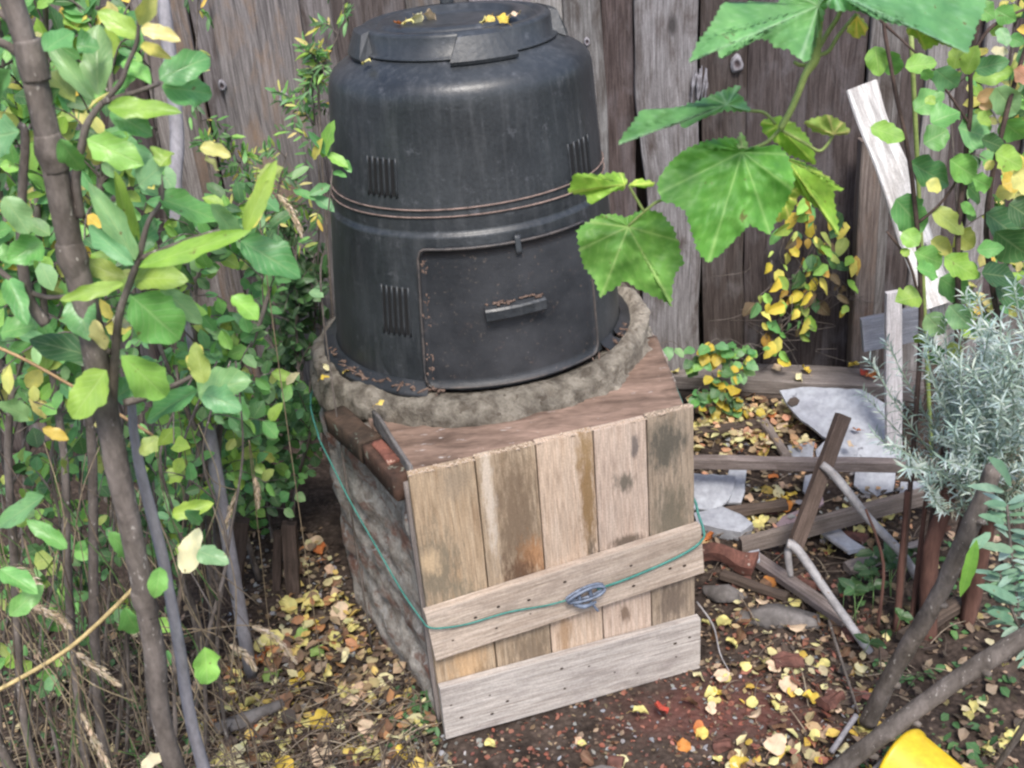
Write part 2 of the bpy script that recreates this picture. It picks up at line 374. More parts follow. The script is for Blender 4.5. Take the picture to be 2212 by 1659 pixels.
# concrete ring under the bin
M['mortar'] = simple('ring_mortar', (.085, .072, .058), (.22, .198, .165), 34, .95, .15, 1., .008, detail=8, speck=((.09, .075, .06), 50, .62))
vs = []; n = 180; prof = [(.29, .60), (.31, .640), (.335, .648), (.350, .647), (.362, .644), (.371, .634), (.376, .622), (.380, .610), (.385, .598), (.391, .580), (.38, .55)]
for i in range(n):
    a = 2*math.pi*i/n
    for j, (r, z) in enumerate(prof):
        q = mn.noise(V((math.cos(a)*5, math.sin(a)*5, j*.5)))*.012+mn.noise(V((math.cos(a)*22, math.sin(a)*22, j*.9)))*.005+mn.noise(V((math.cos(a)*60, math.sin(a)*60, j*2)))*.004
        lf = max(0, -math.cos(a-.25))            # lip is wider on the left
        rr = r+q+(.012*lf if j > 2 else 0); zz = z+q*.7
        if 3.9 < a < 5.5 and j > 4: zz = max(zz, .588+q*.5)
        if math.cos(a) > .45 and 2 < j < 7: zz += .03*(math.cos(a)-.45)*1.6; rr += .006   # raised collar, right
        vs.append(BC+V((rr*math.cos(a), rr*math.sin(a), zz)))
k = len(prof); fs = [(i*k+j, i*k+j+1, ((i+1) % n)*k+j+1, ((i+1) % n)*k+j) for i in range(n) for j in range(k-1)]
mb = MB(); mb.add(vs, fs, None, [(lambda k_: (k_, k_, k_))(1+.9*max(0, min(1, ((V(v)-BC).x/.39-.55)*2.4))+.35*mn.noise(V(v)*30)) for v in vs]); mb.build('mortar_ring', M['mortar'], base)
# soil and crumbs inside the ring so nothing shows hollow
mb = MB(); vs = [BC+V((0, 0, .645))]+[BC+V((.345*math.cos(2*math.pi*i/40), .345*math.sin(2*math.pi*i/40), .640+.006*mn.noise(V((i*.8, 0, 0))))) for i in range(40)]
mb.add(vs, [(0, 1+i, 1+(i+1) % 40) for i in range(40)]); mb.build('soil_fill', M['soil'], base)
# sloping red slab between ring and panel
M['slab'] = simple('worn_red_slab', (.10, .066, .05), (.30, .205, .16), 10, .85, .25, .8, .004, detail=8, stretch=(.7, 2.2, 1), speck=((.45, .42, .40), 42, .67))
vs = []; nu, nv = 50, 26; fl, fr = SLA, SLB; bl, br = V((-.35, 2.20, 0)), V((.338, 2.34, 0))
for j in range(nv+1):
    for i in range(nu+1):
        p = (fl.lerp(fr, i/nu)).lerp(bl.lerp(br, i/nu), j/nv)
        z = .604+.003*mn.noise(p*9)+.003*mn.noise(p*30)-.006*j/nv
        vs.append(p+V((0, 0, z)))
o2 = len(vs)
fs = [(j*(nu+1)+i, j*(nu+1)+i+1, (j+1)*(nu+1)+i+1, (j+1)*(nu+1)+i) for j in range(nv) for i in range(nu)]
rim = [i for i in range(nu+1)]+[j*(nu+1)+nu for j in range(1, nv+1)]+[nv*(nu+1)+i for i in range(nu-1, -1, -1)]+[j*(nu+1) for j in range(nv-1, 0, -1)]
for q in rim: vs.append(V(vs[q])-V((0, 0, .03)))
L = len(rim)
for i in range(L): fs.append((rim[i], o2+i, o2+(i+1) % L, rim[(i+1) % L]))
mb = MB(); mb.add(vs, fs); mb.build('red_slab', M['slab'], base)
# bricks and a slate sliver on the left edge
def brickpart(a, b, w, t, name, mat, ref=(0, 0, 1), jit=.003, ch=.004, col=(1, 1, 1), wav=0.):
    mb = MB(); plank(mb, a, b, w, t, ref, 14, jit=jit, jf=14, ch=ch, col=col, nw=5, wav=wav, wf=9); return mb.build(name, mat, base)
brickpart((-.375, 2.11, .578), (-.288, 1.955, .585), .05, .05, 'edge_brick', M['redstone'], col=(.42, .62, .58))
brickpart((-.284, 1.947, .585), (-.214, 1.80, .588), .045, .05, 'edge_brick', M['redstone'], col=(.5, .62, .58))
brickpart((-.272, 1.935, .612), (-.232, 1.85, .614), .025, .012, 'brick_chip', M['redstone'], col=(1.5, 1.3, 1.2))
brickpart((-.283, 2.02, .622), (-.198, 1.795, .622), .034, .007, 'slate_sliver', M['stone'], ref=(1, .35, 0), jit=.002, ch=.001, wav=.012)

# ------------------------------------------------------------------ compost bin
M['plastic'] = None
m, nt, b, _ = newmat('black_plastic'); N = NT(nt); tc = N.n('ShaderNodeTexCoord'); o = tc.outputs['Object']
dust = N.noise(o, 5, 7, .62); st = N.noise(N.vm(o, (14, 14, 1.2)), 4, 6, .6); fine = N.noise(o, 130, 3, .6)
c = N.mix(N.ramp(dust, [(.35, 0.), (.7, 1.)]), (.018, .021, .025), (.040, .045, .051))
c = N.mix(N.ramp(st, [(.48, 0.), (.72, .5)]), c, (.075, .079, .085))
c = N.mix(N.ramp(N.noise(o, 28, 6, .75), [(.58, 0.), (.72, .6)]), c, (.12, .125, .14))
c = N.mix(.4, c, N.ramp(fine, [(.3, .6), (.7, 1.4)]), 'MULTIPLY')
N.l(c, b.inputs['Base Color']); b.inputs['Specular IOR Level'].default_value = .5
N.l(N.ramp(dust, [(.3, .30), (.7, .46)]), b.inputs['Roughness']); N.bump(N.math('ADD', fine, N.math('MULTIPLY', N.noise(o, 30, 4), .6)), .35, b, .0015); M['plastic'] = m
m, nt, b, _ = newmat('muddy_plastic'); N = NT(nt); tc = N.n('ShaderNodeTexCoord'); o = tc.outputs['Object']
c = N.mix(N.ramp(N.noise(o, 8, 6, .6), [(.4, 0.), (.7, 1.)]), (.016, .018, .022), (.042, .044, .050))
c = N.mix(N.ramp(N.noise(o, 90, 4, .75), [(.62, 0.), (.70, .7)]), c, (.14, .11, .09))
c = N.mix(N.ramp(N.noise(o, 22, 6, .8), [(.61, 0.), (.72, .6)]), c, (.14, .09, .075))
c = N.mix(N.math('MULTIPLY', N.ramp(N.noise(o, 150, 3, .6), [(.68, 0.), (.75, .5)]), N.ramp(N.noise(o, 9, 3, .6), [(.42, 0.), (.6, 1.)])), c, (.26, .24, .23))
N.l(c, b.inputs['Base Color']); b.inputs['Roughness'].default_value = .5; b.inputs['Specular IOR Level'].default_value = .45
N.bump(N.noise(o, 80, 5, .7), .5, b, .002); M['mud'] = m
M['rim'] = simple('worn_plastic_rim', (.035, .036, .04), (.10, .085, .078), 26, .5, .4, .4, .002)
M['dirt'] = simple('dried_dirt', (.09, .06, .048), (.19, .135, .11), 40, .95, .1, 1., .004)
TOPZ = 1.265
def cax(z): return V((-.0645+.015*(z-.65)/.6, 2.375+.0*(z), 0))
def rad(z):
    P_ = [(.65, .321), (.69, .320), (.80, .312), (.968, .298), (.975, .2905), (.99, .2905), (1.06, .285), (1.15, .277), (1.20, .273), (1.222, .271), (1.236, .2675), (1.246, .261), (1.254, .251), (1.262, .238), (1.270, .223), (1.277, .209), (1.283, .195), (1.286, .18)]
    for (z0, r0_), (z1, r1_) in zip(P_, P_[1:]):
        if z <= z1: return r0_+(r1_-r0_)*max(0, (z-z0)/(z1-z0))
    return .18
def bp(ang, z, dr=0.):                       # ang in degrees, 0 faces the camera, + to the right
    a = R_(ang); c = cax(z); r = rad(z)+dr; return V((c.x+r*math.sin(a), c.y-r*math.cos(a), z))
bin_ = thing('compost_bin', (-.06, 2.375, .645), 'round black plastic compost bin with hatch and lid standing on the masonry base', 'compost bin')
zs = [.648, .66, .70, .76, .83,   .90, .955, .964, .968, .971, .975, .979, .985, 1.0, 1.005, 1.06, 1.12, 1.165, 1.20, 1.21, 1.22, 1.23, 1.238, 1.246, 1.253, 1.259, 1.265, 1.270, 1.274, 1.277, 1.280, 1.282, 1.284, 1.286]
vs = []; n = 120
for z in zs:
    for i in range(n):
        a = 360*i/n; dr = .0012*mn.noise(V((a*.05, z*6, 0)))
        if z > 1.286-1e-4: dr = 0
        vs.append(bp(a, z, dr))
fs = [(k*n+i, k*n+(i+1) % n, (k+1)*n+(i+1) % n, (k+1)*n+i) for k in range(len(zs)-1) for i in range(n)]
fs.append(tuple((len(zs)-1)*n+i for i in range(n)))
mb = MB(); mb.add(vs, fs); mb.build('body', M['plastic'], bin_)
# flared foot, broken and muddy
mb = MB(); vs = []
for i in range(n):
    a = 360*i/n; w_ = .004*mn.noise(V((a*.08, 0, 0)))
    vs += [bp(a, .668, .0015), bp(a, .660, .006), V((*bp(a, .66, .030+w_).xy, .654+w_)), V((*bp(a, .66, .033+w_).xy, .643+w_)), V((*bp(a, .66, .001).xy, .641))]
fs = []
for i in range(n):
    a = 360*i/n
    if a < 52 and a > -1 or a > 340: continue
    if 60 < a < 66: continue
    for j in range(4): fs.append((i*5+j, i*5+j+1, ((i+1) % n)*5+j+1, ((i+1) % n)*5+j))
mb.add(vs, fs); mb.build('foot_flange', M['mud'], bin_)
mb = MB()
for q in range(70):
    a = rnd.choice([rnd.uniform(-80, -14), rnd.uniform(-80, -14), rnd.uniform(45, 80)]); p = bp(a, .66, rnd.uniform(.006, .022)); p.z = .655+rnd.uniform(-.002, .005)
    d = V((rnd.uniform(-1, 1), rnd.uniform(-1, 1), .1)).normalized()*rnd.uniform(.006, .018)
    tube(mb, [p-d, p+d], [.0012, .0034], 5, jit=.003, jf=60, sub=3)
mb.build('dirt_crumbs', M['dirt'], bin_)['kind'] = 'stuff'
# slotted vents
def vent(ang, z0, z1, wd, ns=5):
    ve = None
    for k in range(ns):
        a0_ = ang+wd*(k/(ns)-.5); a1_ = a0_+wd/ns*.62
        mb = MB(); rows = 5; vs = []
        for r in range(rows):
            z = z0+(z1-z0)*r/(rows-1)
            vs += [bp(a0_, z, .0025), bp(a0_, z, -.001), bp(a1_, z, -.001), bp(a1_, z, .0025)]
        fs = []
        for r in range(rows-1):
            for j in range(3): fs.append((r*4+j, r*4+j+1, (r+1)*4+j+1, (r+1)*4+j))
        if ve is None:
            mf = MB()                      # raised ribs between the slots
            for q in range(ns+1):
                aa = ang+wd*(q/ns-.5)-wd/ns*.19
                pts = [bp(aa, z0-.003+(z1-z0+.006)*r/5, .0010) for r in range(6)]
                sweep(mf, pts, rect(.0042, .003, 1, .0007), 1, ref=(pts[0]-cax(z0)-V((0, 0, z0))).normalized())
            ve = mf.build('vent_grille', M['plastic'], bin_)
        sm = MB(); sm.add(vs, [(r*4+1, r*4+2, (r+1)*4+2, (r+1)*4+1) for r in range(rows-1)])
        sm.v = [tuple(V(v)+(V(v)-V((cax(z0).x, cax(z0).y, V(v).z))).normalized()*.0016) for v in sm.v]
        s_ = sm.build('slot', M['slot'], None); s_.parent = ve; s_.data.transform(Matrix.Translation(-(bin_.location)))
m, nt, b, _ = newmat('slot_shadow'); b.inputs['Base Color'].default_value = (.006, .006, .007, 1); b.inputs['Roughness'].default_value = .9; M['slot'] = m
vent(-34.5, 1.045, 1.115, 14); vent(-30.5, .765, .862, 12); vent(54, 1.025, 1.10, 15, 4)
# strings round the waist
for z, nm in ((1.022, 0), (1.005, 1)):
    mb = MB(); pts = [bp(a*6, z+.003*math.sin(R_(a*6)*2+nm), .0025) for a in range(61)]
    sweep(mb, pts, circ(6), .0019, ref=V((0, 0, 1)), jit=.0005, jf=60); mb.build('waist_string', M['string'], bin_)
# hatch: curved door, frame lip, latch, handle
def patch(a0_, a1_, z0, z1, dr, na=30, nz_=16, rc=.028, th=.010, topf=lambda u: 0.):
    vs = []; idx = {}
    rcd = rc
    for k in range(nz_+1):
        for i in range(na+1):
            u, v = i/na, k/nz_
            x = (u-.5)*2; y = (v-.5)*2; W_ = (a1_-a0_)/2*math.pi/180*.31; H_ = (z1-z0)/2
            X, Y = x*W_, y*H_
            ex, ey = abs(X)-(W_-rcd), abs(Y)-(H_-rcd)
            if ex > 0 and ey > 0:
                l = max(ex, ey); d = math.hypot(ex, ey)
                if d > 0: f_ = l/d; ex *= f_; ey *= f_
                X = math.copysign(W_-rcd+ex, X); Y = math.copysign(H_-rcd+ey, Y)
            a = (a0_+a1_)/2+X/.31*180/math.pi; z = (z0+z1)/2+Y
            vs.append((a, z, dr+topf(u)))
    return vs
def bulk(name, mat, parent, a0_, a1_, z0, z1, d0, d1, rc=.028, na=30, nz_=16, bulge=0.):
    pv = patch(a0_, a1_, z0, z1, d1, na, nz_, rc)
    vs = [bp(a, z, d-bulge*((2*(i % (na+1))/na-1)**2)) for i, (a, z, d) in enumerate(pv)]
    fs = [(k*(na+1)+i, k*(na+1)+i+1, (k+1)*(na+1)+i+1, (k+1)*(na+1)+i) for k in range(nz_) for i in range(na)]
    rim = [i for i in range(na+1)]+[k*(na+1)+na for k in range(1, nz_+1)]+[nz_*(na+1)+i for i in range(na-1, -1, -1)]+[k*(na+1) for k in range(nz_-1, 0, -1)]
    o_ = len(vs)
    for q in rim: a, z, d = pv[q]; vs.append(bp(a, z, d0))
    for i in range(len(rim)): fs.append((rim[i], rim[(i+1) % len(rim)], o_+(i+1) % len(rim), o_+i))
    mb = MB(); mb.add(vs, fs); ob = mb.build(name, mat, None, smooth=False)
    ob.data.transform(Matrix.Translation(-bin_.location)); ob.parent = parent; return ob
DA0, DA1 = -18.5, 48
hatch = bulk('hatch', M['mud'], bin_, DA0, DA1, .664, .945, -.002, .014, .014)
for p_ in hatch.data.polygons: p_.use_smooth = len(p_.vertices) == 4 and p_.index < 30*16
def local(ob): ob.data.transform(Matrix.Translation(-bin_.location)); ob.parent = hatch; return ob
mb = MB(); pv = patch(DA0-.7, DA1+.7, .661, .949, .004, 30, 16, .016); rim = [i for i in range(31)]+[k*31+30 for k in range(1, 17)]+[16*31+i for i in range(29, -1, -1)]+[k*31 for k in range(15, 0, -1)]
pts = [bp(*pv[q]) for q in rim]+[bp(*pv[0])]
top_pts = [bp(a, z, .012) for a, z, d in [pv[16*31+i] for i in range(31)]]
pts = [bp(a, z, .0135) for a, z, d in [pv[q] for q in rim]+[pv[0]]]; sweep(mb, pts, circ(6), .0030, ref=V((0, 0, 1)), jit=.001, jf=40, col=(1, 1, 1)); local(mb.build('hatch_rim', M['rim'], None))
mb = MB(); sweep(mb, [p for p in top_pts], circ(6), .0024, ref=V((0, 0, 1))); local(mb.build('top_lip', M['plastic'], None))
mb = MB(); plank(mb, bp(17, .925, .017), bp(17, .962, .012), .012, .008, (bp(17, .94)-cax(.94)-V((0, 0, .94))), 5, jit=.001); local(mb.build('latch', M['plastic'], None))
c0, c1 = bp(6.5, .825, .028), bp(27, .830, .028); mb = MB(); rf = (c0-V((cax(.8).x, cax(.8).y, c0.z))).normalized()
pts = [bp(3.5+20.5*i/8, .818+.004*i/8, .026) for i in range(9)]
sweep(mb, pts, rect(.026, .028, 2, .004), 1, ref=V((rf.x*.8, rf.y, 0)), jit=.0012, jf=30)
hd = local(mb.build('hatch_handle', M['plastic'], None, smooth=False))
mb = MB()
for q in range(22):
    t = rnd.random(); p = bp(4+20*t, .834+.004*t+rnd.uniform(-.001, .002), rnd.uniform(.014, .036)); d = V((rnd.uniform(.2, 1), rnd.uniform(-.5, .5), 0))*rnd.uniform(.004, .01)
    tube(mb, [p-d, p+d], [.0015, .0026], 5, jit=.002, jf=80, sub=2)
for q in range(60):
    z = rnd.uniform(.675, .93); p = bp(DA0+rnd.uniform(.3, 2.6), z, .0125); d = V((rnd.uniform(-.3, .3), 0, 1))*rnd.uniform(.002, .008)
    if mn.noise(V((z*20, 3, 1))) > -.1: tube(mb, [p-d, p+d], [.001, .0024], 5, jit=.002, jf=80, sub=2)
for q in range(70):
    p = bp(rnd.uniform(DA0+3, DA1-3), rnd.uniform(.68, .93), .0125); d = V((rnd.uniform(-1, 1), 0, rnd.uniform(-1, 1)))*rnd.uniform(.0008, .004)
    tube(mb, [p-d, p+d], [.0006, .0012], 4, sub=2)
local(mb.build('caked_dirt', M['dirt'], None))['kind'] = 'stuff'
# lid
lid_c = cax(1.26)+V((-.0, .0, 0)); LZ0, LZ1 = 1.284, 1.328
def lp(ang, r, z): a = R_(ang); return V((lid_c.x+r*math.sin(a), lid_c.y-r*math.cos(a), z))
prof = [(.196, LZ0-.003), (.204, LZ0-.001), (.202, LZ0+.002), (.194, LZ0+.005), (.192, LZ1-.006), (.190, LZ1-.001), (.185, LZ1+.001), (.176, LZ1+.002), (.171, LZ1-.005), (.160, LZ1-.006), (.156, LZ1+.001), (.150, LZ1+.005), (.12, LZ1+.006), (.115, LZ1-.004), (.05, LZ1-.002), (.0001, LZ1-.002)]
vs = []; n = 96
for r, z in prof:
    for i in range(n): vs.append(lp(360*i/n, r, z))
fs = [(k*n+i, k*n+(i+1) % n, (k+1)*n+(i+1) % n, (k+1)*n+i) for k in range(len(prof)-1) for i in range(n)]
mb = MB(); mb.add(vs, fs); lid = mb.build('lid', M['plastic'], bin_)
for ang in (14, 104, 194, 284):           # four gripping tabs
    mb = MB(); hw0, hw1 = 12.5, 17.5
    sec = [(.187, LZ1+.0015, hw0), (.206, LZ1-.004, hw0*1.02), (.224, LZ0-.002, hw1), (.221, LZ0-.009, hw1), (.212, LZ0-.006, hw1), (.186, LZ0+.004, hw1)]
    vs = []; na = 8
    for r, z, hw in sec:
        for i in range(na+1): vs.append(lp(ang-hw+2*hw*i/na, r, z))
    k = na+1; fs = [(j*k+i, j*k+i+1, (j+1)*k+i+1, (j+1)*k+i) for j in range(len(sec)-1) for i in range(na)]
    fs += [tuple(j*k for j in range(len(sec))), tuple(j*k+na for j in range(len(sec)-1, -1, -1))]
    mb.add(vs, fs); t_ = mb.build('lid_tab', M['plastic'], None, smooth=False); t_.data.transform(Matrix.Translation(-bin_.location)); t_.parent = lid
mb = MB(); c = at(968, 30, 2.56); c.z = LZ1
tube(mb, [c, c+V((0, 0, .03)), c+V((0, 0, .05))], [.016, .014, .018], 12); t_ = mb.build('lid_knob', M['plastic'], None); t_.data.transform(Matrix.Translation(-bin_.location)); t_.parent = lid

# ------------------------------------------------------------------ wooden panel
A0 = gp(965, 1600, .0); B0 = gp(1512, 1440, .0); e1 = (B0-A0).normalized(); nn = V((e1.y, -e1.x, 0)); PW = (B0-A0).length
def pp(s, z, d=0.): return A0+e1*(s*PW)+nn*d+V((0, 0, z))
panel = thing('wooden_panel', tuple(A0.lerp(B0, .5)), 'front panel of reclaimed upright pallet planks with two slanting cross battens', 'panel')
bl_ = dict
pk = [
 (0, .222, (.36, .25, .155), (.56, .43, .30), [(.22, .03, .12, .06, (.15, .13, .095), .85), (.47, .07, .10, .05, (.58, .36, .18), .5), (.52, .1, .06, .04, (.12, .09, .06), .7), (.33, .08, .1, .05, (.17, .15, .11), .8), (.03, .09, .05, .05, (.24, .19, .14), .7), (.12, .12, .05, .02, (.2, .13, .08), .5), (.20, .02, .04, .03, (.66, .48, .30), .6)]),
 (.222, .43, (.32, .23, .15), (.54, .42, .30), [(.16, .07, .24, .06, (.15, .105, .07), .9), (.25, .1, .06, .05, (.42, .20, .085), .7), (.31, .07, .10, .055, (.095, .055, .035), .95), (.08, .02, .2, .015, (.62, .54, .46), .7), (.5, .08, .1, .07, (.14, .105, .075), .8)]),
 (.43, .632, (.53, .385, .28), (.70, .55, .43), [(.14, .098, .20, .022, (.22, .13, .05), .95), (.03, .1, .06, .03, (.30, .2, .1), .7), (.28, .10, .06, .012, (.10, .08, .06), .85), (.46, .03, .09, .02, (.3, .18, .09), .7)]),
 (.632, .824, (.53, .395, .31), (.68, .54, .44), [(.13, .06, .03, .03, (.10, .09, .07), .9), (.05, .085, .035, .012, (.09, .08, .08), .85), (.27, .06, .022, .05, (.10, .075, .055), .95), (.45, .05, .03, .015, (.15, .1, .07), .9)]),
 (.824, 1, (.30, .23, .165), (.50, .395, .30), [(.07, .04, .08, .055, (.085, .08, .065), .95), (.25, .05, .12, .055, (.13, .115, .085), .9), (.45, .05, .09, .05, (.13, .10, .08), .9)])]
for i, (s0, s1, dk, lt, bl) in enumerate(pk):
    dk = tuple(x*.88 for x in dk); lt = (lt[0]*.86, lt[1]*.87, lt[2]*.88)
    bl = [(*q[:5], q[5]*.92) for q in bl]
    M['pl%d' % i] = wood_mat('pallet_plank', dk, lt, (.26, .21, .16), .3, .75, bl, knots=False, fine=.8)
    mb = MB(); w = (s1-s0)*PW-.0025; top = .630+[-.002, .001, .003, .001, .004][i]
    c = (s0+s1)/2
    # lc.x runs from the top edge, lc.y from 0 to w on the front face
    pts = [pp(c, top-(top-.012)*k/30, -.030) for k in range(31)]
    mb2 = MB(); sweep(mb2, pts, rect(w, .018, 5, .0012), 1, ref=nn, jit=.0006, jf=14, off=0.)
    # front face lc: recompute from position
    for q, vtx in enumerate(mb2.v):
        v = V(vtx)-pp(s0, 0, 0); mb2.lc[q] = (top-vtx[2], v.dot(e1), 0.)
    mb2.build('plank', M['pl%d' % i], panel, smooth=False)
M['batten'] = wood_mat('pale_batten', (.38, .30, .235), (.58, .485, .41), (.20, .15, .12), .5, .75, knots=False)
M['batten2'] = wood_mat('grey_batten', (.34, .30, .27), (.56, .515, .48), (.20, .17, .16), .65, .75, knots=False)
M['hole'] = simple('nail_hole', (.03, .02, .018), (.07, .05, .04), 60, .9, .1, .2)
for (zl, zr, h, mt, s0, s1) in ((.270, .308, .122, 'batten', -.006, 1.012), (.070, .062, .137, 'batten2', .0, 1.002)):
    mb = MB(); plank(mb, pp(s0, zl, -.010), pp(s1, zr, -.010), h, .0195, nn, 34, jit=.0007, jf=12, nw=6, ch=.002); bt_ = mb.build('batten', M[mt], panel, smooth=False)
    for s in (.05, .16, .24, .36, .47, .55, .66, .74, .9, .95):
        for dz in (-.03, .03):
            if rnd.random() < .35: continue
            mb = MB(); p = pp(s+rnd.uniform(-.02, .02), zl+(zr-zl)*s+dz*rnd.uniform(.3, 1.3), .0004); r = rnd.uniform(.0015, .0032)
            vs = [p+nn*.0006]+[p+e1*(r*1.4*math.cos(a))+V((0, 0, r*math.sin(a))) for a in [2*math.pi*i/10 for i in range(10)]]
            mb.add(vs, [(0, 1+i, 1+(i+1) % 10) for i in range(10)])
            h_ = mb.build('nail_hole', M['hole'], None); h_.data.transform(Matrix.Translation(-panel.location)); h_.parent = bt_
for i, (s0, s1, dk, lt, bl) in enumerate(pk):   # splintered saw-cut ends of the planks
    mb = MB(); tp = .630+[-.002, .001, .003, .001, .004][i]
    for q in range(26):
        u = s0+(s1-s0)*(q+.5)/26; p = pp(u, tp, -.0205-rnd.uniform(0, .014)); d_ = V((rnd.uniform(-.002, .002), 0, rnd.uniform(.0015, .006)))
        tube(mb, [p-e1*.003-V((0, 0, .003)), p+d_*.6, p+e1*.004+V((0, 0, -.003))], [.001, rnd.uniform(.0014, .003), .001], 4, sub=2, col=(1.25, 1.2, 1.15))
    mb.build('saw_splinters', M['batten'], panel)['kind'] = 'stuff'
# side board edge behind the panel on the left
mb = MB(); plank(mb, pp(.012, .60, -.052), pp(.012, .01, -.052), .018, .026, e1, 20, jit=.001); mb.build('edge_strip', M['weathered'], panel)

# cord round base and panel, with its tensioner
cord = thing('tie_cord', tuple(pp(.5, .26, .012)), 'thin blue-green cord tied round the wooden panel and masonry base', 'cord')
def pan(px, py, d):                          # pixel to the plane d in front of the panel
    dd = ray(px, py); a = A0+nn*d; t = (a-CC).dot(nn)/dd.dot(nn); return CC+dd*t
lc_ = [at(690, 950, 2.2), at(720, 1010, 2.12), at(755, 1080, 2.04), at(815, 1185, 1.93), at(870, 1280, 1.84), at(912, 1340, 1.765), pan(925, 1354, .006), pan(950, 1357, .008), pan(1010, 1348, .006), pan(1100, 1322, .005), pan(1180, 1308, .006), pan(1240, 1292, .012)]
rc_ = [pan(1290, 1272, .012), pan(1340, 1256, .006), pan(1400, 1232, .005), pan(1460, 1205, .006), pan(1500, 1182, .008), pan(1519, 1163, .008), pan(1520, 1145, .0), pan(1508, 1110, -.03), pan(1500, 1080, -.06), pan(1470, 1040, -.12)]
back = [rc_[-1], V((.37, 2.2, .5)), V((.30, 2.62, .5)), V((0, 2.80, .5)), V((-.3, 2.74, .5)), V((-.47, 2.45, .5)), lc_[0]]
mb = MB(); tube(mb, lc_, .0019, 8, jit=.0003, jf=90); tube(mb, rc_, .0027, 8, jit=.0003, jf=90); tube(mb, back, .002, 6); mb.build('cord_strand', M['cord'], cord)
mb = MB(); cc = pan(1265, 1283, .014); ax = (pan(1305, 1268, .014)-pan(1225, 1298, .014)); L_ = ax.length/2; ax.normalize(); uz = ax.cross(nn).normalized()
for dd_ in (-.0045, .0045):
    pts = [cc+ax*(L_*math.cos(a))+uz*(.0125*math.sin(a))+nn*(dd_+.002*math.sin(2*a)) for a in [2*math.pi*i/22 for i in range(23)]]
    sweep(mb, pts, circ(7), .0032, ref=nn)
for s in (-.35, .25): tube(mb, [cc+ax*(L_*s)+uz*.012, cc+ax*(L_*s)-uz*.012], .004, 8)
tube(mb, [pan(1240, 1305, .012), pan(1262, 1310, .016), pan(1288, 1300, .012)], [.004, .005, .003], 8); tube(mb, [pan(1276, 1300, .014), pan(1292, 1320, .016)], .0028, 8)
mb.build('cord_tensioner', M['metal'], cord)
M['darkbark'] = simple('dark_bark', (.05, .035, .03), (.11, .075, .065), 25, .8, .2, .6)
M['redbark'] = simple('red_bark', (.07, .035, .028), (.17, .09, .07), 18, .85, .2, .8, .004, stretch=(1, 1, .25))
M['straw2'] = simple('silver_stem', (.25, .28, .22), (.4, .43, .36), 30, .8, .2, .3)
M['mauve'] = simple('mauve_slate', (.26, .19, .21), (.40, .31, .33), 12, .7, .3, .5)
M['pale_post'] = wood_mat('pale_post', (.42, .40, .42), (.66, .64, .67), (.3, .25, .23), .4, knots=False)
M['slate_wood'] = wood_mat('blue_grey_board', (.24, .25, .29), (.36, .37, .42), (.2, .18, .18), .4, knots=False)
M['post_wood'] = wood_mat('old_post', (.10, .075, .065), (.24, .20, .18), (.20, .12, .08), .5)

# ------------------------------------------------------------------ leaves
GR = [(.17, .42, .12), (.21, .47, .13), (.14, .36, .12), (.27, .52, .11), (.17, .38, .17), (.11, .30, .11), (.24, .43, .20)]
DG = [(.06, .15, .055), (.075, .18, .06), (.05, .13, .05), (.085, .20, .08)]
YL = [(.62, .56, .14), (.68, .62, .26), (.70, .50, .10), (.60, .60, .20)]
LIME = [(.24, .42, .07), (.30, .46, .09), (.36, .44, .12)]
CREAM = [(.75, .66, .42), (.72, .68, .45)]
PINK = [(.55, .28, .18), (.6, .38, .22)]
def pick(pal, j=.12): c = rnd.choice(pal); k = rnd.uniform(1-j, 1+j); return (c[0]*k*rnd.uniform(.94, 1.06), c[1]*k, c[2]*k*rnd.uniform(.9, 1.1))
def leaf(mb, base, tip, W, nrm=None, fold=.25, curl=.15, col=(.1, .3, .05), n=7, round_=.9, wave=.12, twist=0., petiole=0.):
    base, tip = V(base), V(tip); d = tip-base; L = d.length
    if L < 1e-5: return
    d = d/L
    if nrm is None: nrm = (CC-base).normalized()+V((rnd.uniform(-.5, .5), rnd.uniform(-.4, .4), rnd.uniform(.0, .8)))
    side = d.cross(nrm).normalized(); nr = side.cross(d).normalized(); sd = rnd.uniform(0, 99)
    vs = []; ls = []; us = (-1, -.55, 0, .55, 1)
    for i in range(n+1):
        t = i/n; w = W*.5*(math.sin(math.pi*t**round_)**.62 if 0 < t < 1 else .02)
        w *= 1+.28*mn.noise(V((t*5, sd, 0)))
        ca = curl*math.pi*t; c = base+d*(L*t*math.cos(ca*.35))-nr*(L*curl*t*t)
        tw = twist*t; s2 = side*math.cos(tw)+nr*math.sin(tw); n2 = nr*math.cos(tw)-side*math.sin(tw)
        for u in us:
            z = fold*abs(u)*w+wave*w*math.sin(t*9+u*3+sd)*abs(u)
            ew = w*(1+.22*mn.noise(V((t*6, sd+u*9, 3)))) if abs(u) == 1 else w
            vs.append(c+s2*(u*ew)+n2*z); ls.append((u, t, sd))
    if petiole: pass
    mb.add(vs, [(i*5+j, i*5+j+1, (i+1)*5+j+1, (i+1)*5+j) for i in range(n) for j in range(4)], ls, col)

def fan(node, dirv, L, W, pal, k=5, spread=1.1, mb=None, tw=None):
    for i in range(k):
        a = 2*math.pi*i/k+rnd.uniform(-.4, .4); ax = V(dirv).normalized(); p = ax.orthogonal().normalized(); q = ax.cross(p)
        dd = (ax*rnd.uniform(.1, .9)+(p*math.cos(a)+q*math.sin(a))*spread).normalized(); l = L*rnd.uniform(.7, 1.15)
        b = V(node)+dd*.004
        leaf(mb, b, b+dd*l, W*rnd.uniform(.8, 1.15), nrm=V((rnd.uniform(-.6, .6), -.6+rnd.uniform(-.5, .5), .9)), fold=rnd.uniform(.05, .5), curl=rnd.uniform(-.05, .3), col=pick(pal), twist=rnd.uniform(-.6, .6))

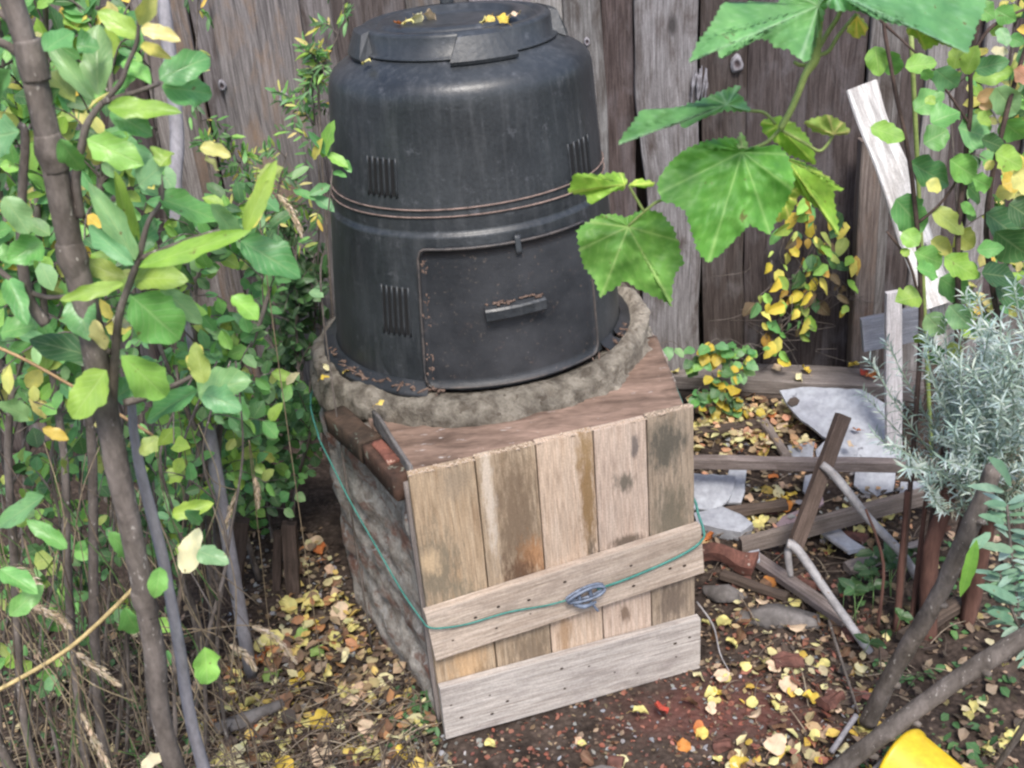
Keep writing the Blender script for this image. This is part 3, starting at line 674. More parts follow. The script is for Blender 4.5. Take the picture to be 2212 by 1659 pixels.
# ---- the near sapling, its leaves set one by one
sap_loc = at(380, 1700, 1.0); sap_loc = V((sap_loc.x+.03, 1.03, 0))
sap = thing('fruit_sapling', tuple(sap_loc), 'leafy young tree with a straight brown trunk, nearest at the left edge', 'tree')
def A_px(l, Y): return [at(x, y, Y) for x, y in l]
mb = MB(); tr = A_px([(5, -130), (18, -20), (62, 120), (112, 330), (150, 520), (195, 700), (240, 950), (290, 1180), (332, 1400), (372, 1640)], 1.05)+[V((sap_loc.x-.004, 1.045, .30)), V((sap_loc.x, 1.03, -.02))]
tube(mb, tr, [.0100, .0103, .0108, .0116, .0122, .0125, .0125, .0123, .0120, .0117, .0125, .016], 14, jit=.0022, jf=16, sub=7)
for x, y, r in ((112, 330, .0145), (68, 130, .0128), (158, 560, .0148), (222, 870, .0140), (312, 1300, .0134)):
    p = at(x, y, 1.05); tube(mb, [p+V((0, 0, .018)), p, p-V((0, 0, .018))], [.012, r, .012], 12, jit=.003, jf=30)
trunk_ = mb.build('trunk', M['bark'], sap)
mb = MB()
for l, r in (([(240, 905), (247, 800), (258, 680), (285, 600), (300, 560)], [.0065, .005, .004, .0035, .003]),
             ([(300, 560), (320, 480), (350, 430), (345, 360)], [.003, .0028, .002, .0016]), ([(300, 560), (400, 520), (470, 500), (530, 500)], [.003, .0025, .002, .0018]),
             ([(175, 470), (165, 390), (178, 310), (190, 265), (222, 222)], [.005, .0042, .004, .0035, .003]), ([(222, 222), (260, 180), (275, 140), (295, 90), (300, 20)], [.003, .0026, .0024, .002, .0018]),
             ([(222, 222), (290, 200), (345, 180)], [.003, .002, .0018]), ([(-30, 5), (20, 40), (60, 60)], [.003, .004, .005]), ([(-30, 80), (20, 100), (70, 140)], [.004, .004, .005]),
             ([(270, 870), (320, 855), (380, 830), (440, 800)], [.0045, .004, .003, .002]), ([(240, 760), (200, 740), (180, 640)], [.004, .003, .002]),
             ([(-30, 560), (30, 610), (90, 640), (150, 640), (190, 640)], [.003, .003, .0026, .0022, .002]), ([(100, 700), (60, 640), (45, 500), (55, 300), (40, 270)], [.006, .006, .005, .004, .003])):
    tube(mb, A_px(l, 1.05), r, 7, jit=.001, jf=50)
mb.build('twigs', M['bark'], sap)
stem2 = thing('sapling', (at(440, 1680, 1.12).x+.02, 1.12, 0), 'slender smooth grey stem rising close behind the brown trunk at left', 'sapling')
mb = MB(); tube(mb, A_px([(283, 860), (298, 990), (350, 1200), (388, 1400), (440, 1660)], 1.12)+[V((at(440, 1680, 1.12).x+.02, 1.12, -.02))], [.0045, .006, .0065, .007, .008, .009], 10, jit=.001, jf=20); mb.build('stem', M['greybark'], stem2)
mb = MB()
g, d_, l_, y_, c_, p_ = GR, DG, LIME, YL, CREAM, PINK
LV = [  # base, tip, width px, palette, fold
 (205,217,85,75,42,g,.5),(212,205,205,45,78,g,.3),(162,222,98,132,48,l_,.4),(232,232,388,238,48,l_,.2),(345,172,452,112,72,g,.2),(350,188,462,200,82,g,.2),
 (238,240,328,288,60,g,.2),(188,300,302,352,66,g,.3),(265,132,326,182,42,g,.3),(300,82,208,18,48,l_,.2),(305,60,390,88,34,y_,.2),(305,97,362,120,26,y_,.3),(302,55,332,-20,34,y_,.2),
 (250,200,292,168,36,g,.3),(130,192,58,252,44,d_,.4),(42,285,-40,300,85,g,.2),(292,312,322,402,56,g,.3),(186,300,216,362,30,y_,.2),(345,360,372,325,60,l_,.3),(300,400,362,345,58,g,.2),
 (342,428,478,472,72,g,.35),(292,562,196,392,54,g,.5),(292,568,258,378,44,l_,.5),(302,545,332,458,56,g,.3),(290,572,168,476,46,g,.4),(300,578,535,492,50,l_,.15),(520,520,655,598,88,g,.4),
 (530,500,590,352,44,l_,.3),(540,495,562,400,38,y_,.2),(560,400,612,352,48,l_,.2),(455,440,520,520,46,g,.3),(270,602,158,555,48,l_,.3),(292,604,392,590,72,l_,.2),(268,612,128,648,36,l_,.2),
 (168,645,188,732,80,g,.3),(285,640,402,745,118,g,.15),(303,645,462,672,58,g,.3),(235,780,58,728,70,d_,.2),(240,770,140,640,50,g,.3),(230,800,150,905,88,l_,.15),(262,768,372,866,84,g,.3),
 (440,828,422,740,52,l_,.1),(428,848,535,818,92,g,.25),(428,842,300,908,66,g,.3),(440,850,520,880,70,g,.2),(255,560,148,655,40,g,.3),(92,522,18,565,72,g,.3),(432,318,498,338,36,y_,.5),(442,345,482,358,34,y_,.2),
 (8,425,64,505,58,g,.3),(15,600,60,700,50,g,.3),(0,560,50,540,50,g,.4),(95,1072,-10,1140,66,g,.2),(145,1185,58,1118,44,g,.2),(206,900,250,830,50,g,.3),(345,1225,338,1302,50,g,.1),
 (395,1238,428,1142,66,c_,.1),(428,1190,490,1212,56,g,.1),(442,1398,448,1478,70,g,.1),(270,1312,300,1385,62,g,.3),(235,1150,292,1205,56,g,.3),(340,942,302,982,42,l_,.2),(372,1112,458,1088,46,l_,.3),
 (398,1104,442,1132,40,g,.2),(305,1655,360,1635,46,c_,.2),(92,925,148,950,30,y_,.2),(205,690,225,760,40,y_,.2),(245,700,290,690,42,c_,.3),(215,640,196,600,46,l_,.2),(410,800,432,740,36,y_,.1),(165,100,215,100,56,g,.2),
 (95,110,160,60,50,g,.3),(20,150,-20,220,50,g,.3),(130,300,180,380,50,g,.2),(250,860,300,820,70,g,.3),(345,620,440,700,50,g,.4),(0,720,70,700,60,g,.3),(60,900,0,870,50,g,.3),(500,640,560,690,50,g,.3),(130,1000,150,1010,45,l_,.1),(20,1330,90,1270,60,g,.2),(0,1230,80,1280,60,g,.3)]
for bx, by, tx, ty, w_, pal, fo in LV:
    Y = 1.05+rnd.uniform(-.05, .05); b_ = at(bx, by, Y); t_ = at(tx, ty, Y+rnd.uniform(-.03, .03)); 
    leaf(mb, b_, t_, w_/CF*Y*.98, nrm=(CC-b_).normalized()+V((rnd.uniform(-.35, .35), 0, rnd.uniform(0, .7))), fold=fo+rnd.uniform(-.05, .4), curl=rnd.uniform(0, .28), col=pick(pal), n=14, round_=rnd.uniform(.8, 1.0), wave=.3, twist=rnd.uniform(-.35, .35))
mb.build('foliage', M['waxleaf'], sap)

# ---- shrubs behind it
def inside(x, y, poly):
    c = False; n = len(poly); j = n-1
    for i in range(n):
        xi, yi = poly[i]; xj, yj = poly[j]
        if (yi > y) != (yj > y) and x < (xj-xi)*(y-yi)/(yj-yi)+xi: c = not c
        j = i
    return c
def shrub(name, label, cat, Y, base_px, stems, poly, nleaf, L, W, pals, smat='bark', sr=.008, spread=.22, lm='leaf', group=None, up=.3, dY=.2, narrow=False, tw_r=.0012, dens_k=1, cast=None):
    """stems: lists of pixels from the foot up; leafy twigs branch off them and stay inside poly"""
    gx = at(base_px[0], base_px[1], Y); root = thing(name, (gx.x, Y, 0), label, cat, group)
    sm = MB(); tm = MB(); lf = MB(); lines = []
    for st in stems:
        yy = Y+rnd.uniform(-dY, dY)*.6; pts = [at(x, y, yy+rnd.uniform(-.03, .03)) for x, y in st]
        f = pts[0]; pts = ([V((f.x+(gx.x-f.x)*.3, yy, -.02))] if f.z > .05 else [])+pts
        r0_ = sr*rnd.uniform(.7, 1.2); tube(sm, pts, [r0_, r0_*.85, r0_*.6, r0_*.35], 7, jit=.0012, jf=25); lines.append(spline(pts, 6))
    done = 0; tries = 0
    while done < nleaf and tries < nleaf*12:
        tries += 1
        ln = rnd.choice(lines); k = rnd.randrange(len(ln)//3, len(ln)); o_ = ln[k]
        dd = V((rnd.uniform(-1, 1), rnd.uniform(-1, 1)*dY/.2, rnd.uniform(-.5, .9)+up)).normalized()*spread*rnd.uniform(.25, 1)
        e_ = o_+dd; q = proj(e_)
        if not inside(q[0], q[1], poly) or e_.z < .03 or e_.y > FY-.05: continue
        pts = spline([o_, o_+dd*.5+V((0, 0, .02)), e_], 4); tube(tm, [o_, o_+dd*.5+V((0, 0, .02)), e_], [tw_r*1.5, tw_r, tw_r*.6], 5, sub=4)
        nl = rnd.randint(4, 8) if not narrow else rnd.randint(8, 14)
        for i in range(nl):
            t = .25+.75*i/(nl-1); p = pts[min(int(t*(len(pts)-1)), len(pts)-1)]; s = 1 if i % 2 else -1
            ax = dd.normalized(); sd = ax.cross(V((0, -1, .3))).normalized()*s
            ld = (ax*rnd.uniform(.3, 1)+sd*rnd.uniform(.4, 1.1)+V((0, 0, rnd.uniform(-.5, .3)))).normalized()
            l2 = L*rnd.uniform(.6, 1.15); q = proj(p+ld*l2)
            if not inside(q[0], q[1], poly): continue
            leaf(lf, p, p+ld*l2, W*rnd.uniform(.75, 1.2)*l2/L, nrm=V((rnd.uniform(-.7, .7), -.7+rnd.uniform(-.4, .4), rnd.uniform(.2, 1.1))), fold=rnd.uniform(.05, .45), curl=rnd.uniform(0, .25), col=pick(rnd.choice(pals)), n=5, twist=rnd.uniform(-.5, .5), wave=.12)
            done += 1
    sm.v += [] ; o2_ = len(sm.v); sm.v += tm.v; sm.f += [tuple(i+o2_ for i in f) for f in tm.f]; sm.lc += tm.lc; sm.c += tm.c
    sm.build('stems', M[smat], root); lf.build('foliage', M[lm], root)
    return root
bnd = [(-200, -200), (300, -200), (330, 60), (300, 160), (340, 260), (420, 330), (560, 400), (640, 430), (655, 560), (640, 640), (690, 690), (640, 760), (690, 860), (705, 1000), (690, 1060), (600, 1200), (540, 1330), (430, 1400), (330, 1500), (-200, 1500)]
up1 = [(-200, -200), (300, -200), (330, 30), (290, 150), (320, 300), (400, 420), (560, 440), (640, 500), (620, 620), (560, 800), (300, 900), (-200, 950)]
shrub('leafy_shrub', 'tall green shrub filling the upper left corner behind the near brown trunk', 'shrub', 1.55, (120, 1700),
      [[(190, 1680), (160, 1420), (145, 1200), (140, 1000), (100, 700), (80, 400), (100, 100), (90, -60)], [(60, 1600), (30, 1200), (20, 900), (75, 660), (30, 560), (-5, 380)], [(210, 1500), (200, 1000), (180, 600), (240, 300), (230, 60)], [(-40, 1500), (-20, 1000), (-30, 500), (10, 100)]],
      up1, 820, .040, .023, [GR, GR, GR, LIME, DG, YL, GR], sr=.009, spread=.17, dY=.14)
shrub('leafy_shrub', 'bushy green shrub with paler leaves between the grey stem and the black bin', 'shrub', 2.1, (430, 1500),
      [[(440, 1500), (430, 1350), (395, 1250), (400, 1100), (430, 960), (400, 880), (330, 700), (300, 500)], [(470, 1400), (470, 1100), (480, 900), (560, 700), (600, 560)], [(460, 1400), (440, 900), (420, 640), (470, 520)]],
      bnd[5:]+[(200, 1100), (200, 300)], 620, .042, .026, [GR, GR, DG, GR, LIME], sr=.011, spread=.2, dY=.15)
low = [(160, 860), (480, 800), (560, 820), (650, 790), (700, 860), (715, 1000), (690, 1050), (600, 1160), (560, 1290), (480, 1320), (330, 1400), (160, 1300)]
shrub('small_leaved_bush', 'dark green rounded-leaved bush low against the brick side of the base', 'bush', 2.42, (560, 1320),
      [[(600, 1250), (580, 1100), (560, 950), (600, 850)], [(560, 1250), (500, 1050), (470, 900)], [(610, 1250), (640, 1050), (670, 930), (650, 830)], [(520, 1300), (420, 1100), (380, 950)]],
      low, 800, .036, .028, [DG, GR, GR, DG], sr=.007, spread=.17, dY=.16, up=.0)
shrub('bare_stemmed_bush', 'thicket of thin brown stems with sparse leaves in the lower left corner', 'bush', 1.75, (100, 1650),
      [[(10+i*34+rnd.uniform(-25, 25), 1640), (10+i*34+rnd.uniform(-35, 35), 1400), (10+i*34+rnd.uniform(-45, 45), 1180), (i*34+rnd.uniform(-60, 60), 980), (i*34+rnd.uniform(-70, 70), 780)] for i in range(15)],
      [(-100, 850), (420, 950), (360, 1500), (-100, 1659)], 420, .036, .025, [GR, DG, GR, DG, LIME], sr=.0042, spread=.15, dY=.25)
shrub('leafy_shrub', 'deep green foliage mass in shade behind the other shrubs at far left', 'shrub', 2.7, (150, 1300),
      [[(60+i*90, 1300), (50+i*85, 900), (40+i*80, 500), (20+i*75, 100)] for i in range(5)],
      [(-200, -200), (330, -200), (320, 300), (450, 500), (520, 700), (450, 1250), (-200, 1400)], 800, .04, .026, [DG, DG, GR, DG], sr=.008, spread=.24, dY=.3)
shrub('shaded_shrub', 'dark leafy shrub in deep shade between the fence and the left side of the bin', 'shrub', 2.95, (640, 1150),  # added leaves; the corner's shadow is put into their dark colours
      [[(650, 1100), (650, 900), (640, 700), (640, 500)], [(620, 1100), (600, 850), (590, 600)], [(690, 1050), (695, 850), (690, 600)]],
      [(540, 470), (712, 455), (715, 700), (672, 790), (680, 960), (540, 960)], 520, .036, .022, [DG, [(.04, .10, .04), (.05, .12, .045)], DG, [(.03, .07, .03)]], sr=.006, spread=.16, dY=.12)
# narrow-leaved creeper on the fence left of the bin
jas = [(430, 250), (520, 240), (640, 60), (690, -40), (770, -60), (765, 60), (720, 110), (725, 190), (712, 460), (690, 560), (560, 560), (480, 450), (400, 330), (390, -20), (450, -20), (470, 120)]
shrub('wispy_creeper', 'wispy creeper with thin pointed leaves against the fence left of the bin', 'creeper', 2.95, (600, 1100),
      [[(640, 1050), (600, 800), (560, 560), (540, 400), (500, 330)], [(650, 1050), (680, 700), (690, 420), (680, 250), (670, 180)], [(660, 1000), (640, 600), (600, 440), (620, 330)], [(690, 250), (700, 150), (735, 60), (745, -30)], [(500, 600), (440, 300), (425, 120), (430, -40)]],
      jas, 760, .036, .009, [GR, DG, GR, DG, GR, LIME, DG, YL], sr=.0035, spread=.13, dY=.12, narrow=True, up=-.1)
shrub('twig_with_leaves', 'young shoot with folded green leaves curling in front of the left edge of the bin', 'shoot', 2.08, (705, 1000),
      [[(700, 700), (705, 520), (715, 400), (720, 350)]], [(-9, -9), (-8, -9), (-8, -8)], 0, .05, .02, [GR], sr=.003)
mb = MB()
for bx, by, tx, ty, w_, pal in [(718, 340, 740, 262, 24, g), (735, 335, 690, 285, 18, g), (728, 333, 775, 360, 22, g), (765, 345, 780, 372, 16, g), (735, 400, 690, 420, 20, g), (700, 425, 745, 455, 26, g), (655, 410, 705, 430, 18, g), (690, 360, 650, 385, 18, g), (700, 345, 715, 300, 16, y_), (660, 455, 600, 490, 26, d_), (740, 372, 770, 380, 14, g), (690, 630, 720, 640, 20, g), (640, 830, 665, 805, 18, c_)]:
    b_ = at(bx-22, by, 2.08); t_ = at(tx-22, ty, 2.06); leaf(mb, b_, t_, w_/CF*2.1*1.2, fold=.4, curl=.1, col=pick(pal))
sh_ = [o_ for o_ in col_.objects if o_.name.startswith('twig_with_leaves')][0]
for ch in list(sh_.children):
    if ch.name.startswith(('foliage', 'twigs')): bpy.data.objects.remove(ch)
mb.build('foliage', M['leaf'], sh_)

# ---- grape vine in front, upper right
VY = 1.15
vine = thing('grape_vine', tuple(at(1770, -100, VY)), 'grape vine shoot with big toothed leaves hanging in from the top edge', 'vine')
def vleaf(out_, junc, Y, col, tilt=(0, 0), amp=.004, folds=7, dish=.1, hang=0.):
    J = at(*junc, Y); O = []
    n = len(out_)
    for i in range(n):                      # serrated outline
        a_, b_ = V((*out_[i], 0)), V((*out_[(i+1) % n], 0)); k = max(2, int((b_-a_).length/6.5))
        if i == 0: pass
        e_ = (b_-a_); nrm2 = V((e_.y, -e_.x, 0)).normalized()
        for q in range(k):
            t = q/k; p = a_.lerp(b_, t)+nrm2*(rnd.uniform(1.5, 4.5) if q % 2 else -rnd.uniform(.5, 2.))
            O.append(p)
    cand = sorted([(math.hypot(x-junc[0], y-junc[1]), math.atan2(y-junc[1], x-junc[0])) for x, y in out_], reverse=True); lob = []
    for r_, a_ in cand:
        if all(abs((a_-l+math.pi) % (2*math.pi)-math.pi) > .5 for l in lob) and len(lob) < 5: lob.append(a_)
    Rm = cand[0][0]
    rings = 20; N_ = len(O); vs = []; ls = []; cs = []; sd = rnd.uniform(0, 50)
    def pos(px, py, rr, ang):
        dx, dy = (px-junc[0])/100, (py-junc[1])/100
        Yd = Y+tilt[0]*dx*.04+tilt[1]*dy*.04+amp*math.sin(ang*folds+sd)*rr*1.2+.012*mn.noise(V((px*.012, py*.012, sd)))+.004*mn.noise(V((px*.05, py*.05, sd)))+dish*.05*rr*rr
        return at(px, py, Yd)
    for r in range(rings+1):
        rr = r/rings
        for p in O:
            ang = math.atan2(p.y-junc[1], p.x-junc[0]); px = junc[0]+(p.x-junc[0])*rr; py = junc[1]+(p.y-junc[1])*rr
            vs.append(pos(px, py, rr, ang)); ls.append((ang/math.pi, rr, sd))
            rp_ = math.hypot(px-junc[0], py-junc[1])
            dl = [(ang-l+math.pi) % (2*math.pi)-math.pi for l in lob]; dm = min(dl, key=abs); dist = abs(math.sin(dm))*rp_ if abs(dm) < 1.5 else 99
            al = math.cos(dm)*rp_
            v_ = max(0, 1-dist/3.2)*.9
            s_ = max(0, math.sin((al-dist*.75)*.30)-.80)*3.
            v_ = max(v_, s_*.42); kk = rnd.uniform(.97, 1.03)*(1+.25*mn.noise(V((px*.02, py*.02, sd))))
            cs.append((col[0]*kk*(1+1.5*v_), col[1]*kk*(1+.6*v_), col[2]*kk*(1+1.8*v_)))
    mbv = MB(); mbv.add(vs, [(r*N_+i, r*N_+(i+1) % N_, (r+1)*N_+(i+1) % N_, (r+1)*N_+i) for r in range(rings) for i in range(N_)], ls, cs)
    return mbv.build('leaf', M['vine'], vine)
VG = (.14, .38, .07); VL = (.30, .54, .08)
vleaf([(1598,302),(1616,318),(1650,318),(1679,313),(1700,334),(1716,380),(1712,410),(1698,436),(1690,450),(1676,472),(1665,507),(1648,500),(1620,484),(1588,517),(1556,549),(1530,567),(1507,542),(1490,485),(1480,455),(1468,447),(1450,438),(1433,437),(1422,418),(1421,390),(1433,368),(1468,330),(1521,306),(1574,297)], (1603, 328), VY, VG, (0, -.35), .005)
vleaf([(1703,395),(1735,400),(1722,432),(1705,470),(1680,480),(1665,474),(1672,440)], (1690, 425), VY+.03, (.34, .50, .08), (.2, 0), .002)
vleaf([(1694,338),(1732,350),(1785,380),(1805,398),(1824,410),(1800,413),(1803,437),(1808,470),(1813,508),(1796,488),(1778,458),(1750,437),(1725,410),(1708,368)], (1700, 345), VY+.02, VL, (.4, 0), .003)
vleaf([(1644,262),(1679,250),(1711,262),(1743,294),(1758,324),(1762,356),(1736,347),(1700,331),(1680,310),(1651,290)], (1679, 272), VY+.04, VL, (.3, .3), .003)
vleaf([(1355,470),(1330,462),(1300,462),(1265,480),(1245,498),(1250,540),(1262,580),(1280,600),(1297,643),(1325,625),(1352,608),(1380,625),(1412,640),(1452,662),(1452,625),(1458,595),(1478,568),(1465,520),(1455,490),(1430,460),(1400,450),(1372,458)], (1357, 490), VY+.03, (.17, .38, .08), (0, -.2), .004)
vleaf([(1228,417),(1240,376),(1290,379),(1340,372),(1356,388),(1350,408),(1310,415),(1275,442),(1262,420)], (1350, 398), VY-.02, VL, (.6, 0), .003)
vleaf([(1357,402),(1380,386),(1416,394),(1400,405),(1375,404)], (1360, 400), VY, VL, (.6, 0), .001)
vleaf([(1335,312),(1345,292),(1370,262),(1385,238),(1440,240),(1500,222),(1530,208),(1595,184),(1600,192),(1560,206),(1600,205),(1622,240),(1565,238),(1530,252),(1500,262),(1478,278),(1462,260),(1440,275),(1400,284)], (1570, 226), VY-.03, (.17, .40, .15), (1.1, -.8), .004)
vleaf([(1488,135),(1503,100),(1535,55),(1560,8),(1610,6),(1668,10),(1720,-12),(1772,-45),(1800,-30),(1772,55),(1762,92),(1746,132),(1728,128),(1700,105),(1678,104),(1660,85),(1625,80),(1580,98),(1560,127),(1545,108),(1540,70),(1510,98)], (1768, 12), VY-.02, (.18, .42, .15), (.9, -1.2), .006)
vleaf([(1785,-50),(1900,-70),(2050,-70),(2135,-50),(2126,20),(2108,62),(2090,116),(2062,95),(2030,60),(1985,25),(1962,40),(1975,60),(1950,55),(1900,42),(1860,22),(1815,24),(1788,14)], (1800, -20), VY-.04, (.15, .37, .15), (.5, -1.0), .006)
vleaf([(1962,42),(1980,30),(2018,48),(2055,80),(2072,108),(2030,92),(1998,110),(1984,84),(1958,72)], (1975, 50), VY-.01, (.33, .50, .08), (.4, 0), .002)
vleaf([(1830,60),(1850,28),(1874,52),(1872,70),(1850,84),(1836,74)], (1850, 34), VY+.02, (.5, .55, .1), (0, 0), .002)
vleaf([(1735,265),(1760,254),(1790,248),(1820,262),(1836,285),(1800,293),(1762,286)], (1800, 290), VY, (.30, .42, .10), (.4, .8), .002)
vleaf([(1592,320),(1597,285),(1606,290),(1618,322)], (1603, 318), VY-.015, (.2, .36, .12), (0, 0), .001)
mb = MB()
tube(mb, [V((.75, 3.0, 2.1)), V((.62, 2.2, 2.05)), at(1790, -180, VY+.12), at(1778, -40, VY+.03), at(1768, 60, VY), at(1760, 125, VY), at(1738, 165, VY), at(1712, 230, VY), at(1686, 278, VY)], [.005, .005, .0048, .0042, .004, .0055, .0038, .0034, .0036], 9, jit=.0008, jf=60)
mb.build('cane', M['green_stem'], vine)
for l, r in (([(1686, 278), (1655, 308), (1605, 327)], .0022), ([(1675, 268), (1650, 243), (1610, 238), (1565, 228)], .0018), ([(1686, 280), (1740, 310), (1768, 326), (1785, 315), (1800, 292)], .0018),
             ([(1764, 120), (1790, 110), (1810, 78), (1850, 30)], .0022), ([(1764, 112), (1785, 75), (1808, 40), (1820, 10)], .0026), ([(1750, 140), (1728, 140), (1715, 133)], .0022),
             ([(1510, 415), (1430, 432), (1400, 450), (1357, 488)], .0018), ([(1390, 455), (1375, 430), (1358, 400)], .0016), ([(1768, 60), (1772, 10)], .002)):
    mb = MB(); tube(mb, A_px(l, VY+.008), [r, r*.85], 7); mb.build('leaf_stalk', M['green_stem'], vine)

# ---- leafy shrub at the upper right
rs = thing('round_leaved_shrub', (at(2010, 760, 2.0).x, 2.0, 0), 'leggy shrub with rounded green and yellowing leaves along the right side of the photo', 'shrub')
mb = MB()
for l, r in (([(1985, 800), (1985, 560), (1965, 350), (1935, 200), (1910, 60), (1900, -80)], [.006, .005, .0045, .004, .0035, .003]), ([(2060, 820), (2070, 500), (2095, 250), (2100, 110), (2150, -60)], [.007, .006, .005, .004, .003]),
             ([(2150, 820), (2130, 500), (2170, 260), (2230, 60)], [.006, .006, .005, .004]), ([(1900, 40), (1935, 75), (1985, 120), (2040, 170)], [.003, .002, .0018]), ([(1985, 480), (2040, 430), (2100, 330)], [.003, .0025, .002]),
             ([(1985, 640), (1960, 560), (1915, 500)], [.003, .0025, .002]), ([(2095, 270), (2040, 190), (2010, 170)], [.003, .002, .0015]), ([(2100, 120), (2140, 60), (2212, 20)], [.003, .003, .002])):
    pts = A_px(l, 2.0)
    if l[0][1] > 780: pts = [V((rs.location.x+(pts[0].x-rs.location.x)*.5, 2.0, -.01))]+pts
    tube(mb, pts, r, 7, jit=.001, jf=30)
mb.build('stems', M['darkbark'] if 'darkbark' in M else M['bark'], rs)
mb = MB()
RL = [(1880,275,1955,300,44,g),(1890,100,1900,165,44,g),(1915,110,1940,165,40,g),(1955,145,2025,135,44,g),(1995,150,2010,170,30,g),(2020,150,2070,190,52,g),(2060,150,2075,90,34,l_),(2085,160,2110,100,40,l_),
 (2105,150,2180,130,40,g),(2100,170,2190,150,44,l_),(1975,240,2040,200,54,g),(2010,265,2075,240,60,g),(1995,310,2050,280,60,g),(2070,275,2145,300,74,g),(2110,215,2160,195,30,p_),(2115,232,2150,222,22,p_),(2110,255,2145,262,34,l_),
 (1965,350,2050,400,66,g),(2052,345,2110,385,60,g),(2000,395,2035,410,34,y_),(2100,385,2145,405,36,g),(2090,400,2125,435,52,g),(1935,430,1998,500,80,g),(1950,500,1985,530,44,g),(2015,450,2085,505,44,l_),(2065,500,2105,535,50,l_),
 (2075,440,2110,465,24,g),(2010,520,2060,545,40,y_),(1975,545,2040,570,54,g),(1980,580,2030,590,50,g),(2040,555,2115,600,54,l_),(2030,600,2100,650,60,g),(2050,660,2100,710,54,g),(1988,640,1935,650,56,l_),(2000,680,2040,720,54,g),
 (1985,720,2000,750,34,l_),(2150,330,2212,360,60,l_),(2160,350,2225,390,66,y_),(2165,400,2205,385,44,y_),(2150,420,2200,410,34,y_),(2190,370,2235,420,50,y_),(2130,460,2212,520,80,d_),(2150,500,2230,560,90,d_),(2180,440,2240,480,70,d_),
 (2110,540,2170,535,34,g),(2150,20,2195,45,34,g),(2140,60,2170,70,26,l_),(2180,80,2212,95,28,g),(2110,10,2150,40,40,g),(2180,30,2210,20,26,l_),(2150,190,2200,250,60,g),(2165,260,2212,300,56,g),(2190,150,2225,175,36,p_),(2120,300,2170,320,40,d_),
 (2200,110,2230,130,40,g),(2160,60,2175,100,30,g),(2140,110,2180,112,20,c_),(2000,210,2020,225,22,l_),(2130,350,2145,365,24,y_),(2120,590,2200,600,60,d_),(2150,620,2225,660,60,d_),(2050,740,2070,790,40,l_),(2020,745,2030,790,36,g),(1960,555,1950,535,20,l_)]
for bx, by, tx, ty, w_, pal in RL:
    Y = 1.97+rnd.uniform(-.06, .06); b_ = at(bx, by, Y); t_ = at(tx, ty, Y+rnd.uniform(-.03, .03))
    leaf(mb, b_, t_, w_/CF*Y*1.08, nrm=(CC-b_).normalized()+V((rnd.uniform(-.4, .4), 0, rnd.uniform(0, .6))), fold=rnd.uniform(.1, .35), curl=rnd.uniform(0, .12), col=pick(pal), n=12, round_=.85, wave=.18, twist=rnd.uniform(-.3, .3))
mb.build('foliage', M['leaf'], rs)
shrub('leafy_shrub', 'darker twiggy shrub against the fence at the right edge', 'shrub', 2.6, (2180, 760),
      [[(2150, 800), (2160, 500), (2180, 200), (2200, -50)], [(2230, 800), (2240, 400), (2250, 100)], [(2080, 800), (2070, 500), (2050, 200)]],
      [(2060, -60), (2300, -60), (2300, 700), (2040, 760), (2090, 500)], 200, .04, .027, [DG, GR, YL, LIME], sr=.006, spread=.2, dY=.25)
cane = thing('bamboo_cane', (at(1985, 790, 2.5).x, 2.5, 0), 'thin straight yellow-green cane standing behind the white board', 'cane')
mb = MB(); a, b2 = at(1968, 70, 2.5), at(1984, 400, 2.5); f_ = b2+(b2-a)*(b2.z/(a.z-b2.z)); tube(mb, [a, a.lerp(f_, .25), a.lerp(f_, .5), f_], .0055, 8, sub=4); mb.build('cane_rod', M['green_stem'], cane)

# ---- yellowing ivy hanging on the fence
ivy = thing('yellow_ivy', (at(1740, 770, 3.1).x, 3.1, 0), 'yellowing ivy clump hanging on the dark fence boards above the timber beam', 'ivy')
mb = MB(); sm = MB()
IVP = [[(1755, 420), (1770, 500), (1745, 560), (1700, 640), (1660, 760)], [(1700, 470), (1735, 560), (1760, 640), (1720, 720)], [(1790, 440), (1820, 520), (1840, 600), (1832, 650)], [(1680, 560), (1660, 610), (1645, 650), (1655, 720)], [(1740, 500), (1790, 570), (1800, 640)], [(1700, 600), (1690, 700), (1600, 770)], [(1720, 440), (1690, 540), (1712, 620), (1690, 680)], [(1800, 480), (1770, 560), (1735, 640)]]
PALS = [[(.62, .50, .06), (.66, .56, .10), (.58, .46, .06)], [(.60, .55, .12)], [(.48, .30, .06)], LIME, LIME, DG, GR, [(.10, .07, .04)]]
for k, ip in enumerate(IVP+IVP[:1]):
    pts = [at(x+rnd.uniform(-14, 14), y+rnd.uniform(-10, 10), 3.14-rnd.uniform(0, .10)) for x, y in ip]; tube(sm, pts, .0016, 5, sub=4); sp_ = spline(pts, 7)
    for q in range(len(sp_)):
        for z_ in range(rnd.choice([0, 1, 1])):
            b_ = sp_[q]+V((rnd.uniform(-.03, .03), rnd.uniform(-.05, .01), rnd.uniform(-.02, .02))); l2 = rnd.uniform(.022, .066); dd = V((rnd.uniform(-.9, .9), -rnd.uniform(0, .6), -rnd.uniform(.2, 1))).normalized()
            leaf(mb, b_, b_+dd*l2, l2*rnd.uniform(.4, .75), nrm=V((rnd.uniform(-.9, .9), -1, rnd.uniform(-.2, .8))), fold=rnd.uniform(.1, .6), curl=rnd.uniform(0, .3), col=pick(rnd.choice(PALS), .2), n=6, round_=.75, twist=rnd.uniform(-.6, .6))
for k in range(30):
    p = at(rnd.uniform(1620, 1830), rnd.uniform(560, 770), 3.1); tube(sm, [p, p+V((rnd.uniform(-.08, .08), -.03, rnd.uniform(-.03, .03))), p+V((rnd.uniform(-.14, .14), 0, -rnd.uniform(.02, .12)))], .001, 4, sub=3)
